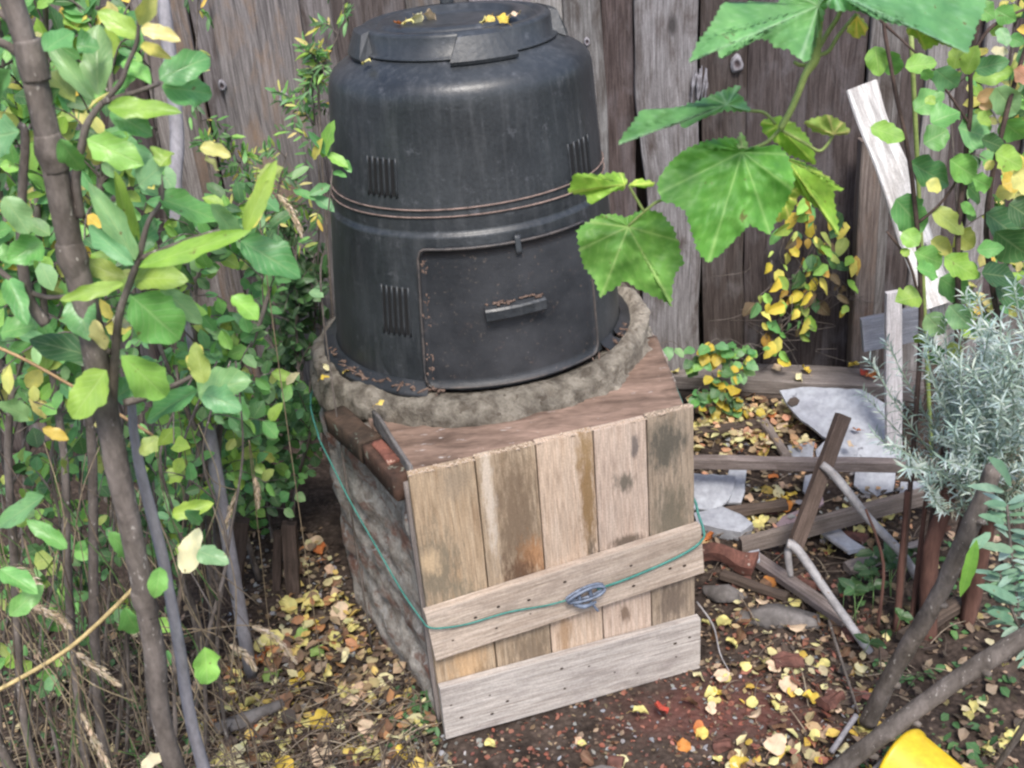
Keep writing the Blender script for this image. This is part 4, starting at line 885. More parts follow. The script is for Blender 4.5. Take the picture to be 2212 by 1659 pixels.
sm.build('stems', M['bark'], ivy); mb.build('foliage', M['fallen'], ivy)
sm = MB(); mb = MB(); gi = thing('green_ivy', (at(1520, 800, 3.0).x, 3.0, 0), 'small green ivy strands trailing over the left end of the timber beam', 'ivy')
for k in range(26):
    x, y = rnd.gauss(1540, 45), rnd.uniform(735, 880)
    if not (1440 < x < 1660): x = 1540
    Y = 3.02-.05*(y > 800); p = at(x, y, Y); p2 = p+V((rnd.uniform(-.09, .09), -.03, rnd.uniform(-.02, .05)))
    tube(sm, [p, p.lerp(p2, .5)+V((0, 0, .02)), p2], .0012, 5, sub=3)
    for q in range(4):
        b_ = p.lerp(p2, q/3); l2 = rnd.uniform(.025, .045); dd = V((rnd.uniform(-1, 1), -.6, rnd.uniform(-.8, .3))).normalized()
        leaf(mb, b_, b_+dd*l2, l2*.8, nrm=V((rnd.uniform(-.4, .4), -.8, 1)), fold=.15, curl=.08, col=pick(rnd.choice([GR, GR, DG, [(.6, .45, .06)]])), n=5, round_=.7)
sm.build('stems', M['bark'], gi); mb.build('foliage', M['leaf'], gi)

# ---- lavender and sage at the right
SV = [(.29, .38, .35), (.38, .46, .45), (.20, .28, .25), (.46, .54, .53)]
lav = thing('lavender_bush', (at(2110, 1060, 1.95).x+.03, 1.98, 0), 'silvery grey lavender bush with fine narrow leaves at the right edge', 'lavender')
sm = MB(); mb = MB(); bx0, by0 = 2130, 1075
tips = [(2112,644),(2074,725),(2130,732),(1880,781),(1866,852),(2190,620),(1996,764),(2040,690),(2160,690),(1940,870),(2212,650),(2230,760),(2060,780),(2020,830),(1985,880),(1930,960),(1960,1010),(2200,820),(2150,800),(2100,800),(2230,900),(2240,1000),(2180,900),(2060,860),(2110,880),(2010,940),(2050,960),(1890,940),(2150,960),(2215,720),(2175,760),(2085,640),(2235,600),(1915,740),(2000,1040)]
tips += [(rnd.uniform(2000, 2240), rnd.uniform(700, 1000)) for _ in range(58)]
for tx, ty in tips:
    Yt = 1.9+rnd.uniform(-.22, .22); T = at(tx, ty, Yt); B = at(bx0+rnd.uniform(-30, 80), by0+rnd.uniform(-10, 60), 1.95+rnd.uniform(-.05, .05))
    mid = B.lerp(T, .5)+V((rnd.uniform(-.04, .04), rnd.uniform(-.03, .03), rnd.uniform(-.05, .02))); pts = spline([B, mid, T], 12)
    tube(sm, [B, mid, T], [.0022, .0015, .0008], 5, sub=5, col=(.8, .95, .85))
    for i in range(6, len(pts)):
        t = i/len(pts); k = 5 if t > .55 else 3; ax = (pts[i]-pts[i-1]).normalized(); p = ax.orthogonal().normalized(); q = ax.cross(p)
        for j in range(k):
            a = 6.28*j/k+i*1.1; out_ = (p*math.cos(a)+q*math.sin(a)); dd = (ax*rnd.uniform(.5, 1.1)+out_*.85).normalized(); l2 = rnd.uniform(.018, .032)
            leaf(mb, pts[i], pts[i]+dd*l2, .0034, nrm=(out_*-.5+ax).normalized(), fold=.2, curl=rnd.uniform(-.1, .5), col=pick(SV if t > .4 or rnd.random() < .4 else [(.20, .19, .15), (.26, .25, .2)], .2), n=3)
tk = MB(); tube(tk, [V((lav.location.x, 1.98, -.02)), at(bx0, 1160, 1.96), at(bx0, by0, 1.95)], [.020, .016, .012], 10, jit=.006); tk.build('trunk', M['redbark'], lav)
sm.build('stems', M['straw2'] if 'straw2' in M else M['bark'], lav); mb.build('foliage', M['grey'], lav)
SG = [(.17, .28, .21), (.13, .24, .16), (.24, .35, .30)]
sage = thing('sage_plant', (at(2200, 1500, 1.5).x, 1.55, 0), 'grey-green sage plant with long soft leaves at the right edge below the lavender', 'sage')
sm = MB(); mb = MB()
for st in ([(2240, 1500), (2205, 1350), (2185, 1200), (2175, 1090)], [(2270, 1460), (2235, 1300), (2225, 1180)], [(2270, 1480), (2222, 1400), (2175, 1290), (2160, 1240)]):
    pts = spline(A_px(st, 1.5), 7); tube(sm, [V((sage.location.x, 1.55, -.01))]+A_px(st, 1.5), [.005, .004, .003, .002], 6)
    for i in range(6, len(pts)):
        for s in (-1, 1):
            dd = V((s*rnd.uniform(.5, 1), rnd.uniform(-.7, .2), rnd.uniform(-.1, .7))).normalized(); l2 = rnd.uniform(.025, .05)
            leaf(mb, pts[i], pts[i]+dd*l2, rnd.uniform(.008, .013), nrm=V((0, -.5, 1)), fold=.25, curl=.15, col=pick(SG), n=6)
for bx, by, tx, ty, w_ in [(2185, 1050, 2145, 985, 34), (2170, 1062, 2095, 1045, 20), (2175, 1090, 2130, 1085, 18), (2170, 1130, 2120, 1110, 20), (2190, 1190, 2120, 1175, 22), (2200, 1300, 2120, 1260, 26), (2190, 1340, 2140, 1320, 26), (2140, 1150, 2095, 1190, 22)]:
    b_ = at(bx, by, 1.48); leaf(mb, b_, at(tx, ty, 1.46), w_/CF*1.5*1.2, nrm=V((0, -.6, 1)), fold=.3, curl=.1, col=pick(SG), n=8)
b_ = at(2110, 1165, 1.45); leaf(mb, b_, at(2075, 1300, 1.45), 30/CF*1.6, nrm=V((-.3, -1, .3)), fold=.3, curl=.1, col=(.16, .34, .06), n=8)
sm.build('stems', M['bark'], sage); mb.build('foliage', M['grey'], sage)

# ---- plain timber, sticks and stones
def one(name, label, cat, mat, fn, group=None, smooth=False, org=None):
    mb = MB(); fn(mb); c = org if org is not None else (sum(v[0] for v in mb.v)/len(mb.v), sum(v[1] for v in mb.v)/len(mb.v), min(v[2] for v in mb.v))
    o_ = mb.build(name, M[mat], None, smooth, origin=c); return tag(o_, label, cat, group)
def A3(x, y, Y): return at(x, y, Y)
def beamf(mb):
    a, b2 = gp(1405, 806, .085), gp(2010, 838, .085)
    plank(mb, a+V((0, .055, -.025)), b2+V((0, .055, -.025)), .115, .05, (0, 0, 1), 40, jit=.004, jf=9, wav=.004, wf=6, ch=.004)
one('timber_beam', 'long dark weathered timber beam lying along the foot of the fence, right of the bin', 'beam', 'weathered', beamf)
def under(mb):
    a, b2 = gp(1420, 850, .03), gp(2000, 885, .03)
    plank(mb, a+V((0, .09, -.03)), b2+V((0, .09, -.03)), .12, .07, (0, 0, 1), 30, jit=.012, jf=7, wav=.01, wf=4, ch=.01)
one('rotten_log', 'dark rotten log showing in the shadow under the timber beam', 'log', 'darkwood', under)
def slab_poly(px, plane_pts, th, jit=.0):
    """px polygon laid on the plane through three world points"""
    p0, p1, p2 = [V(p) for p in plane_pts]; nrm = (p1-p0).cross(p2-p0).normalized()
    if nrm.z < 0: nrm = -nrm
    def onp(x, y): d = ray(x, y); return CC+d*((p0-CC).dot(nrm)/d.dot(nrm))
    def fn(mb):
        pp_ = []
        for i, (x, y) in enumerate(px):
            x2, y2 = px[(i+1) % len(px)]; k = max(1, int(math.hypot(x2-x, y2-y)/16))
            for q in range(k): pp_.append((x+(x2-x)*q/k+rnd.uniform(-1.5, 1.5), y+(y2-y)*q/k+rnd.uniform(-1.5, 1.5)))
        O = [onp(*q) for q in pp_]; n = len(O); c = sum(O, V())/n; vs = []; R = 5
        for r in range(R+1):
            for p in O: q = c.lerp(p, r/R); vs.append(q+nrm*(.003*mn.noise(q*14)+.001*mn.noise(q*60)-(.0015 if r == R else 0)))
        for p in O: vs.append(c.lerp(p, 1.006)-nrm*th*.6)
        for p in O: vs.append(c.lerp(p, .98)-nrm*th)
        fs = [(r*n+i, r*n+(i+1) % n, (r+1)*n+(i+1) % n, (r+1)*n+i) for r in range(R+2) for i in range(n)]+[tuple((R+2)*n+i for i in range(n))]
        mb.add(vs, fs)
    return fn
S0 = [gp(1765, 990, .012), gp(1945, 990, .012), gp(1780, 838, .11)]
one('slate_slab', 'large pale blue-grey slate slab leaning on the timber beam beside the lavender', 'slate', 'slate', slab_poly([(1685, 842), (1732, 836), (1862, 840), (1905, 868), (1945, 885), (1950, 990), (1860, 996), (1765, 992), (1762, 972), (1790, 950), (1762, 930), (1730, 905), (1700, 872)], S0, .014))
one('slate_hole', 'dark disc standing for the hole in the upper left corner of the slate slab', 'disc', 'darkwood', slab_poly([(1700, 868), (1706, 860), (1718, 858), (1727, 864), (1724, 872), (1710, 876)], [p+V((0, -.004, .006)) for p in S0], .004))  # thin dark disc added on the slab in place of its hole
def flat(z): return [V((0, 2, z)), V((1, 2, z)), V((0, 3, z+.0))]
def tl(z, s=.25): return [V((0, 2.6, z)), V((1, 2.6, z)), V((0, 3.0, z+.4*s))]
one('slate_piece', 'blue-grey slate with a chipped rounded corner, lying right against the wooden panel', 'slate', 'slate', slab_poly([(1490, 1020), (1590, 1028), (1575, 1080), (1545, 1100), (1490, 1098)], tl(.05), .012), 'broken slates')
one('slate_piece', 'second blue-grey slate tucked under the one beside the wooden panel', 'slate', 'slate', slab_poly([(1575, 1012), (1612, 1012), (1610, 1060), (1600, 1085), (1560, 1086)], tl(.035), .012), 'broken slates')
one('slate_piece', 'thick blunt grey stone slab below the two slates beside the panel', 'slate', 'slate', slab_poly([(1500, 1108), (1560, 1092), (1600, 1110), (1625, 1130), (1600, 1150), (1550, 1140), (1505, 1128)], tl(.05, .1), .035), 'broken slates')
one('slate_piece', 'small grey slate chip in the litter left of the crossing dark stake', 'slate', 'slate', slab_poly([(1740, 1025), (1775, 1020), (1770, 1060), (1755, 1085), (1735, 1060)], tl(.03, .5), .01), 'broken slates')
one('slate_piece', 'long mauve slate shard lying between the stake and the slates', 'slate', 'mauve' if 'mauve' in M else 'slate', slab_poly([(1650, 1160), (1690, 1115), (1735, 1095), (1775, 1055), (1780, 1085), (1740, 1120), (1700, 1150), (1665, 1172)], tl(.05, .3), .012), 'broken slates')
one('slate_piece', 'brownish red tile shard lying between the slates and the mauve shard', 'tile', 'redstone', slab_poly([(1625, 1130), (1660, 1088), (1690, 1085), (1688, 1115), (1662, 1140), (1640, 1150)], tl(.05, .5), .014), 'broken slates')
one('slate_piece', 'small grey triangular slate above the red roof tile', 'slate', 'slate', slab_poly([(1600, 1195), (1640, 1185), (1640, 1210), (1610, 1208)], flat(.045), .01), 'broken slates')
one('slate_piece', 'half buried blue slate in the leaf litter above the grey rail', 'slate', 'slate', slab_poly([(1700, 960), (1760, 955), (1755, 990), (1710, 990)], flat(.015), .008), 'broken slates')
one('slate_piece', 'grey slate edge standing at the right end of the grey rail', 'slate', 'slate', slab_poly([(1945, 1040), (2010, 1040), (2000, 1100), (1945, 1110)], tl(.02, .4), .012), 'broken slates')
def tile(mb):
    vs = []; nu = 14
    for j, (ya, h) in enumerate(((0, 0), (.05, 0))):
        for i in range(nu+1):
            t = i/nu; x, y = 1515+135*t, 1178+14*math.sin(t*6.3)*.6+8*t; p = gp(x, y, .055); vs.append(p+V((0, 0, .006*math.sin(t*6.3))))
    o1 = len(vs)
    vs = []
    for i in range(nu+1):
        t = i/nu; a = gp(1510+130*t, 1176+12*t, .07); b2 = gp(1508+122*t+6*math.sin(t*5), 1200+26*t*t, .045); w_ = V((0, 0, .010*math.sin(t*6.0)))
        vs += [a+w_, b2+w_, b2+w_-V((0, -.005, .026)), a+w_-V((0, 0, .02))]
    mb.add(vs, [(i*4+j, i*4+(j+1) % 4, (i+1)*4+(j+1) % 4, (i+1)*4+j) for i in range(nu) for j in range(4)]+[(0, 1, 2, 3), (nu*4+3, nu*4+2, nu*4+1, nu*4)])
one('roof_tile', 'wavy red clay roof tile piece touching the right edge of the wooden panel', 'tile', 'redstone', tile)
def pk2(x1, y1, z1, x2, y2, z2, w, t, **k):
    return lambda mb: plank(mb, gp(x1, y1, z1), gp(x2, y2, z2), w, t, k.get('ref', (0, 0, 1)), k.get('seg', 24), jit=k.get('jit', .0015), jf=12, col=k.get('col', (1, 1, 1)), wav=k.get('wav', .002), ch=k.get('ch', .002))
one('wood_rail', 'thin grey wooden rail lying level across the rubble right of the panel', 'rail', 'weathered', pk2(1440, 997, .13, 2090, 1008, .13, .028, .03, col=(.95, .9, .9)))
one('wood_plank', 'weathered plank sloping up to the right beneath the crossing stake', 'plank', 'weathered', pk2(1600, 1180, .05, 2060, 1055, .09, .02, .045, col=(.85, .8, .75)))
one('wood_plank', 'grey split plank lying on the soil below the red roof tile', 'plank', 'weathered', pk2(1630, 1205, .025, 1830, 1345, .02, .034, .02, col=(1, .95, .95)))
one('wood_stake', 'upright dark squared stake rising above the grey rail', 'stake', 'weathered', lambda mb: plank(mb, at(1822, 897, 2.27), at(1712, 1195, 2.12), .034, .022, (0, -1, 0), 20, jit=.0012, col=(.52, .43, .38)))
def pipe1(mb): tube(mb, [at(1775, 1003, 2.2), at(1805, 1030, 2.18), at(1875, 1118, 2.12), at(1955, 1205, 2.06), at(2000, 1290, 2.03)], [.009, .0105, .010, .010, .009], 10, jit=.0012, jf=20)
one('pale_stick', 'smooth pale stick running down to the right from the stake crossing', 'stick', 'pipe', pipe1, None, True)
def pipe2(mb): tube(mb, [at(1700, 1175, 2.05), at(1725, 1190, 2.04), at(1790, 1285, 1.98), at(1880, 1410, 1.9)], [.011, .010, .010, .009], 10, jit=.001, jf=20)
one('pale_stick', 'smooth pale stick running from the foot of the stake to the broken wood block', 'stick', 'pipe', pipe2, None, True)
one('wood_stub', 'short pale stick end poking up beside the stake foot', 'stick', 'pipe', lambda mb: tube(mb, [at(1712, 1168, 2.06), at(1702, 1195, 2.055), at(1708, 1245, 2.05)], [.010, .009, .007], 9, jit=.001), None, True)
one('wood_block', 'broken dark wood block standing where the lower pale stick ends', 'block', 'darkwood', lambda mb: plank(mb, at(1890, 1408, 1.9), at(1890, 1500, 1.9), .045, .035, (.3, -1, 0), 10, jit=.003, col=(1.6, 1.5, 1.4)))
def br(l, r, n=12):
    def fn(mb):
        tube(mb, l, r, n, jit=.0035, jf=20, sub=8); sp_ = spline(l, 8)
        for q in range(6, len(sp_)-3, 5):
            p = sp_[q]; ax = (sp_[q+1]-sp_[q-1]).normalized(); d_ = (ax.cross(V((rnd.uniform(-1, 1), rnd.uniform(-1, -.2), rnd.uniform(-.5, 1)))).normalized()+ax*.4); rr = r[min(int(q/len(sp_)*len(r)), len(r)-1)]
            tube(mb, [p, p+d_*rr*1.0, p+d_*rr*rnd.uniform(1.2, 1.7)], [rr*.6, rr*.42, rr*.25], 7, jit=.001)
    return fn
one('cut_branch', 'thick grey-brown branch sloping up to the right across the yellow bucket', 'branch', 'bark', br([gp(1760, 1700, .03), at(1900, 1592, 1.48), at(2050, 1480, 1.46), at(2150, 1415, 1.45), at(2290, 1330, 1.44)], [.017, .0165, .016, .0165, .016]), None, True)
one('cut_branch', 'steep grey-brown branch leaning behind the lowest branch at right', 'branch', 'bark', br([gp(1875, 1560, .01), at(1935, 1440, 1.66), at(2020, 1300, 1.62), at(2085, 1160, 1.6), at(2150, 1010, 1.58)], [.018, .017, .016, .0155, .014]), None, True)
one('dead_branch', 'reddish brown dead branch standing under the lavender', 'branch', 'redbark' if 'redbark' in M else 'bark', br([V((at(2010, 1330, 1.95).x, 1.95, -.02)), at(2010, 1200, 1.95), at(2045, 1080, 1.95), at(2060, 960, 1.95)], [.02, .018, .015, .012]), None, True)
for k, (x1, y1, x2, y2, r) in enumerate([(1935, 1360, 1960, 1060, .009), (1970, 1340, 2005, 1040, .007), (1905, 1250, 1870, 1100, .004), (2090, 1400, 2070, 1150, .012)]):
    lab = ['dark upright stick left of the reddish branch under the lavender', 'thin upright stick just left of the reddish branch under the lavender', 'thin bare twig standing between the pale stick and the dead stems', 'thick dark dead stem in shade right of the reddish branch'][k]
    one('dead_stick', lab, 'stick', 'redbark' if 'redbark' in M else 'bark', (lambda a_, b_, rr: lambda mb: tube(mb, [V((a_.x, a_.y, min(a_.z, .0))), a_+V((0, 0, .04)), b_], [rr, rr*.9, rr*.6], 8, jit=.003))(at(x1, y1, 1.98), at(x2, y2, 2.0), r), None, True)
one('bare_twig', 'thin dark bare twig lying across the soil towards the fallen leaves', 'twig', 'bark', lambda mb: tube(mb, [gp(1790, 1340, .05), gp(1825, 1450, .03), gp(1855, 1540, .012)], [.0035, .003, .0022], 6, jit=.001), None, True)
one('bare_twig', 'pale curved twig at the lower right corner of the wooden panel', 'twig', 'pipe', lambda mb: tube(mb, [gp(1505, 1300, .04), gp(1540, 1350, .03), gp(1555, 1410, .012), gp(1575, 1450, .008)], [.0022, .0022, .0018, .001], 6, jit=.001), None, True)
one('bare_twig', 'upright short grey twig near the bottom branches', 'twig', 'greybark', lambda mb: tube(mb, [gp(1850, 1545, .05), gp(1795, 1625, .02)], [.006, .006], 8, jit=.001), None, True)
one('white_board', 'bleached white driftwood board leaning on the fence at upper right', 'board', 'white_wood', lambda mb: plank(mb, at(1860, 186, 2.95), at(2030, 660, 2.62), .078, .022, (-.1, -1, 0), 40, jit=.004, jf=7, wav=.009, wf=5, ch=.004))
one('white_board', 'short bleached white board end below the leaning white board', 'board', 'white_wood', lambda mb: plank(mb, at(2022, 520, 2.68), at(2042, 780, 2.66), .055, .018, (0, -1, 0), 20, jit=.002, col=(.9, .9, .92)))
one('pale_batten', 'narrow upright pale grey batten standing at the right end of the timber beam', 'batten', 'pale_post', lambda mb: plank(mb, at(1930, 630, 2.7), V((at(1930, 955, 2.7).x, 2.7, 0)), .042, .018, (0, -1, 0), 24, jit=.002, jf=9, wav=.004)) if 'pale_post' in M else None
one('grey_board', 'wide blue-grey board propped level behind the pale batten', 'board', 'slate_wood', lambda mb: plank(mb, at(1862, 724, 2.95), at(2025, 690, 2.95), .105, .02, (0, -1, 0), 16, jit=.0015)) if 'slate_wood' in M else None
one('fence_post', 'old weathered post leaning slightly in front of the fence beside the ivy', 'post', 'post_wood', lambda mb: plank(mb, at(1880, 300, 3.12), at(1852, 830, 3.12), .062, .05, (0, -1, 0), 30, jit=.003, jf=8, ch=.004)) if 'post_wood' in M else None
for k, (x1, y1, x2, y2, w_, Y, c_2) in enumerate([(500, 1120, 480, 1360, .085, 2.25, .75), (625, 1130, 650, 1370, .035, 2.3, .8), (600, 1150, 618, 1380, .022, 2.32, .7)]):
    one('old_stake', ['broad dark old board standing in the soil under the green bush', 'dark wooden stake standing just left of the brick wall', 'thinner dark stake to the left of the one by the brick wall'][k], 'stake', 'darkwood', (lambda a_, b_, w2, c3: lambda mb: plank(mb, a_, V((b_.x, b_.y, -.02)), w2, .025, (0, -1, 0), 16, jit=.003, col=(c3*1.5, c3*1.4, c3*1.4)))(at(x1, y1, Y), at(x2, y2, Y), w_, c_2))
one('grey_pole', 'smooth grey pole leaning on the fence behind the near leaves', 'pole', 'greybark', lambda mb: tube(mb, [at(338, -60, 2.3), at(352, 0, 2.28), at(382, 280, 2.2), at(392, 560, 2.1), V((at(410, 900, 2.0).x, 2.0, 0))], [.013, .013, .014, .014, .015], 12, jit=.0012, jf=12), None, True)
one('ground_log', 'short split log lying on the leaf litter at lower left', 'log', 'stone', lambda mb: tube(mb, [gp(465, 1575, .015), gp(530, 1555, .02), gp(612, 1518, .018)], [.014, .018, .010], 10, jit=.008, jf=14), None, True)
one('stone_flake', 'flat grey stone flake in the soil at the bottom centre of the photo', 'stone', 'stone', slab_poly([(1240, 1668), (1300, 1650), (1370, 1668), (1390, 1700), (1290, 1700)], flat(.012), .01))
one('soil_rock', 'rough brown stone half buried right of the panel foot', 'stone', 'stone', lambda mb: tube(mb, [gp(1590, 1335, .0), gp(1660, 1330, .015), gp(1770, 1345, .005)], [.012, .026, .012], 10, jit=.018, jf=10), None, True)
one('soil_rock', 'dark rounded stone beside the lower right plank edge of the panel', 'stone', 'stone', lambda mb: tube(mb, [gp(1520, 1275, .0), gp(1570, 1285, .015), gp(1610, 1290, .0)], [.01, .025, .01], 10, jit=.014, jf=12), None, True)
for (x, y, ln, w_, zz, lab) in [(1700, 1420, .06, .04, .02, 'red-brown brick chunk in the soil right of the panel, nearest the pale stick'), (1795, 1505, .05, .035, .02, 'red brick fragment beside the dark bare twig'), (1845, 1360, .05, .03, .02, 'red brick fragment close under the lower pale stick'), (1600, 1255, .05, .04, .015, 'dark brick fragment under the red roof tile'),
        (1330, 1640, .03, .02, .008, 'small red brick chip on the bare soil before the panel'), (1560, 1600, .035, .025, .01, 'red brick chip on the soil below the panel corner'), (1890, 1600, .04, .03, .012, 'red brick chip half hidden by the lowest branch'), (1845, 1155, .06, .04, .02, 'brown brick lying under the upper pale stick'), (1740, 1255, .05, .04, .02, 'worn brown brick beside the foot of the stake')]:
    c_ = gp(x, y, zz); a_ = rnd.uniform(0, 3.1); d_v = V((math.cos(a_), math.sin(a_), rnd.uniform(-.2, .2)))*ln*.5
    one('brick_fragment', lab, 'brick', 'redstone', (lambda c1, d1, w1: lambda mb: plank(mb, c1-d1-V((0, 0, .008)), c1+d1-V((0, 0, .01)), w1, w1*.55, (.2, .1, 1), 8, jit=.014, jf=26, ch=.008))(c_, d_v, w_), 'brick fragments in the soil')
for (l_, w_, t_, mt, lab) in [([(1560, 1110), (1700, 1090)], .03, .02, 'darkwood', 'dark broken wood strip lying among the slates under the mauve shard'), ([(1640, 900), (1700, 985)], .028, .016, 'weathered', 'short grey wood splinter left of the large slate slab'), ([(1500, 935), (1640, 915)], .03, .02, 'darkwood', 'dark split stick in the litter behind the panel top corner'),
        ([(1830, 1230), (1990, 1180)], .03, .022, 'weathered', 'grey wood piece lying under the reddish dead branch'), ([(1700, 1290), (1560, 1240)], .022, .018, 'darkwood', 'dark stick on the soil below the red roof tile'), ([(1950, 1380), (2080, 1300)], .035, .022, 'darkwood', 'dark plank scrap in the shade behind the steep branch'), ([(1770, 1130), (1850, 1190)], .05, .012, 'slate', 'small grey slate lying under the upper pale stick')]:
    a_, b_ = gp(*l_[0], .02), gp(*l_[1], .028)
    one('slate_piece' if mt == 'slate' else 'wood_scrap', lab, 'slate' if mt == 'slate' else 'wood', mt, (lambda a1, b1, w1, t1: lambda mb: plank(mb, a1, b1, w1, t1, (.1, 0, 1), 12, jit=.005, jf=16, wav=.005, wf=9, ch=.003, col=(1.2, 1.15, 1.1)))(a_, b_, w_, t_), 'broken slates' if mt == 'slate' else 'wood scraps in the rubble')
one('slate_piece', 'tilted blue-grey slate behind the stake, below the large slab', 'slate', 'slate', slab_poly([(1850, 1010), (1935, 1012), (1930, 1060), (1880, 1075), (1845, 1050)], tl(.03, .6), .012), 'broken slates')
# yellow bucket lying at the lower right corner
bk = thing('yellow_bucket', tuple(V((gp(1985, 1650, .07).x, gp(1985, 1650, .07).y, 0))), 'bright yellow plastic bucket lying on its side in the bottom right corner', 'bucket')
mb = MB(); _t0 = gp(1950, 1588, .15); _t1 = gp(2062, 1668, .138); ax = (_t1-_t0).normalized(); a = _t0-V((0, 0, .078)); n1 = V((0, 0, 1)); n2 = ax.cross(n1).normalized(); vs = []; n = 40
prof = [(.0, .070, 1), (-.004, .074, 1), (.0, .078, 1), (.006, .078, 1), (.008, .0745, 1), (.19, .060, 1), (.192, .056, 1), (.192, .0, 1)]
inn = [(.0, .070, 1), (.185, .056, 1), (.187, .0, 1)]
for pr_ in (prof, inn):
    vs = []
    for s, r, _ in pr_:
        for i in range(n): t = 2*math.pi*i/n; vs.append(a+ax*s+n1*(r*math.cos(t))+n2*(r*math.sin(t)))
    mb.add(vs, [(k*n+i, k*n+(i+1) % n, (k+1)*n+(i+1) % n, (k+1)*n+i) for k in range(len(pr_)-1) for i in range(n)])
mb.build('bucket_shell', M['yellow'], bk)
one('pale_stick', 'short cut pale stick resting against the yellow bucket', 'stick', 'pipe', lambda mb: tube(mb, [gp(1860, 1690, .05), at(1925, 1632, 1.5)], [.006, .0065], 10, jit=.0006), None, True)

# ---- dry grasses: seed heads and straw
SC = [(.50, .40, .30), (.42, .33, .24), (.58, .48, .38)]
def plume(mb, pts, w0):
    pts = spline(pts, 10); n = len(pts)
    for i in range(n):
        t = i/(n-1); w_ = w0*math.sin(math.pi*min(1, t*.9+.08))
        for k in range(14):
            d = V((rnd.uniform(-1, 1), rnd.uniform(-1, 1), rnd.uniform(-1, 1))).normalized(); ax = (pts[min(i+1, n-1)]-pts[max(i-1, 0)]).normalized()
            dd = (ax+d*.5).normalized(); b_ = pts[i]+d*w_*rnd.random(); leaf(mb, b_, b_+dd*rnd.uniform(.008, .014), .0028, col=pick(SC, .2), n=2, nrm=d)
for k, (st, hd, Y, w_, lab) in enumerate([
    ([(300, 1420), (400, 1370), (500, 1352), (545, 1352)], [(545, 1352), (590, 1375), (635, 1425)], 1.62, .008, 'arching dry grass stem with the larger brown seed head above the litter'),
    ([(300, 1400), (400, 1360), (460, 1368), (495, 1392)], [(495, 1392), (530, 1415), (548, 1440)], 1.6, .007, 'arching dry grass stem with a smaller seed head just left of the larger one'),
    ([(380, 850), (430, 980), (462, 1040)], [(515, 1060), (500, 1100), (485, 1145)], 1.9, .006, 'hanging brown seed head among the dark green leaves'),
    ([(540, 980), (548, 1010), (550, 1030)], [(550, 1030), (556, 1060), (558, 1090)], 2.0, .006, 'short twisted seed head right of the other one among the leaves'),
    ([(560, 470), (590, 430), (600, 420)], [(600, 420), (630, 455), (648, 500)], 1.9, .007, 'curved dry seed head beside the yellow-tipped leaves left of the bin'),
    ([(60, 1200), (90, 1290), (120, 1310)], [(60, 1305), (110, 1325), (145, 1350)], 1.4, .008, 'pale seed head lying over the leaves in the lower left'),
    ([(-30, 1200), (-10, 1210), (0, 1220)], [(0, 1232), (40, 1240), (80, 1262)], 1.3, .011, 'thick fluffy pale seed head at the left edge'),
    ([(130, 1380), (150, 1400), (165, 1410)], [(165, 1410), (210, 1445), (250, 1475)], 1.4, .007, 'drooping pale seed head left of the near brown trunk low down'),
    ([(180, 1480), (170, 1500), (176, 1540)], [(176, 1540), (205, 1600), (232, 1650)], 1.35, .006, 'thin seed head hanging near the bottom left beside a dark stem')]):
    gr = thing('dry_grass', tuple(V((at(*st[0], Y).x, Y, 0))), lab, 'grass stem'); mb = MB(); pts = A_px(st, Y)
    tube(mb, [V((pts[0].x-.05, Y, 0)), pts[0]]+pts[1:]+A_px(hd, Y)[:1], [.0010, .0010, .0008], 5, col=(.26, .20, .13)); mb.build('stalk', M['straw'], gr)
    mb = MB(); plume(mb, A_px(hd, Y), w_); mb.build('seed_head', M['fallen'], gr)
mb = MB()
for k in range(300):
    x, y = rnd.uniform(-60, 460), rnd.uniform(900, 1700); Y = rnd.uniform(1.3, 2.3); p = at(x, y, Y)
    if p.z < .0: p = gp(x, max(y, 1200), .02)
    a = rnd.uniform(0, 6.28); h = rnd.uniform(.15, .42)
    q = V((p.x+rnd.uniform(-.1, .1), p.y, max(0., p.z-h))); c1 = p.lerp(q, .5)+V((rnd.uniform(-.04, .04), rnd.uniform(-.04, .04), rnd.uniform(0, .03)))
    kk = rnd.choice([(.32, .25, .17), (.20, .155, .11), (.14, .105, .08), (.36, .29, .18), (.09, .17, .05), (.10, .08, .06)]); tube(mb, [q, c1, p], [.0014, .001, .0006], 4, sub=4, col=kk)
o_ = mb.build('dry_grass_tangle', M['straw'], None, origin=(0, 0, 0)); o_['kind'] = 'stuff'; tag(o_, 'tangle of dry brown grass stalks under the shrubs in the lower left', 'dry grass')
for (l, r, c, lab) in [([(-20, 1500), (150, 1400), (300, 1260)], .0035, (.55, .42, .20), 'long ochre cane slanting up across the lower left corner'), ([(-30, 740), (60, 780), (200, 860), (330, 940)], .0022, (.40, .26, .14), 'thin orange-brown twig crossing behind the trunk')]:
    one('long_stalk', lab, 'stalk', 'straw', (lambda l2, r2, c2: lambda mb: tube(mb, A_px(l2, 1.35), r2, 6, col=c2))(l, r, c), None, True)

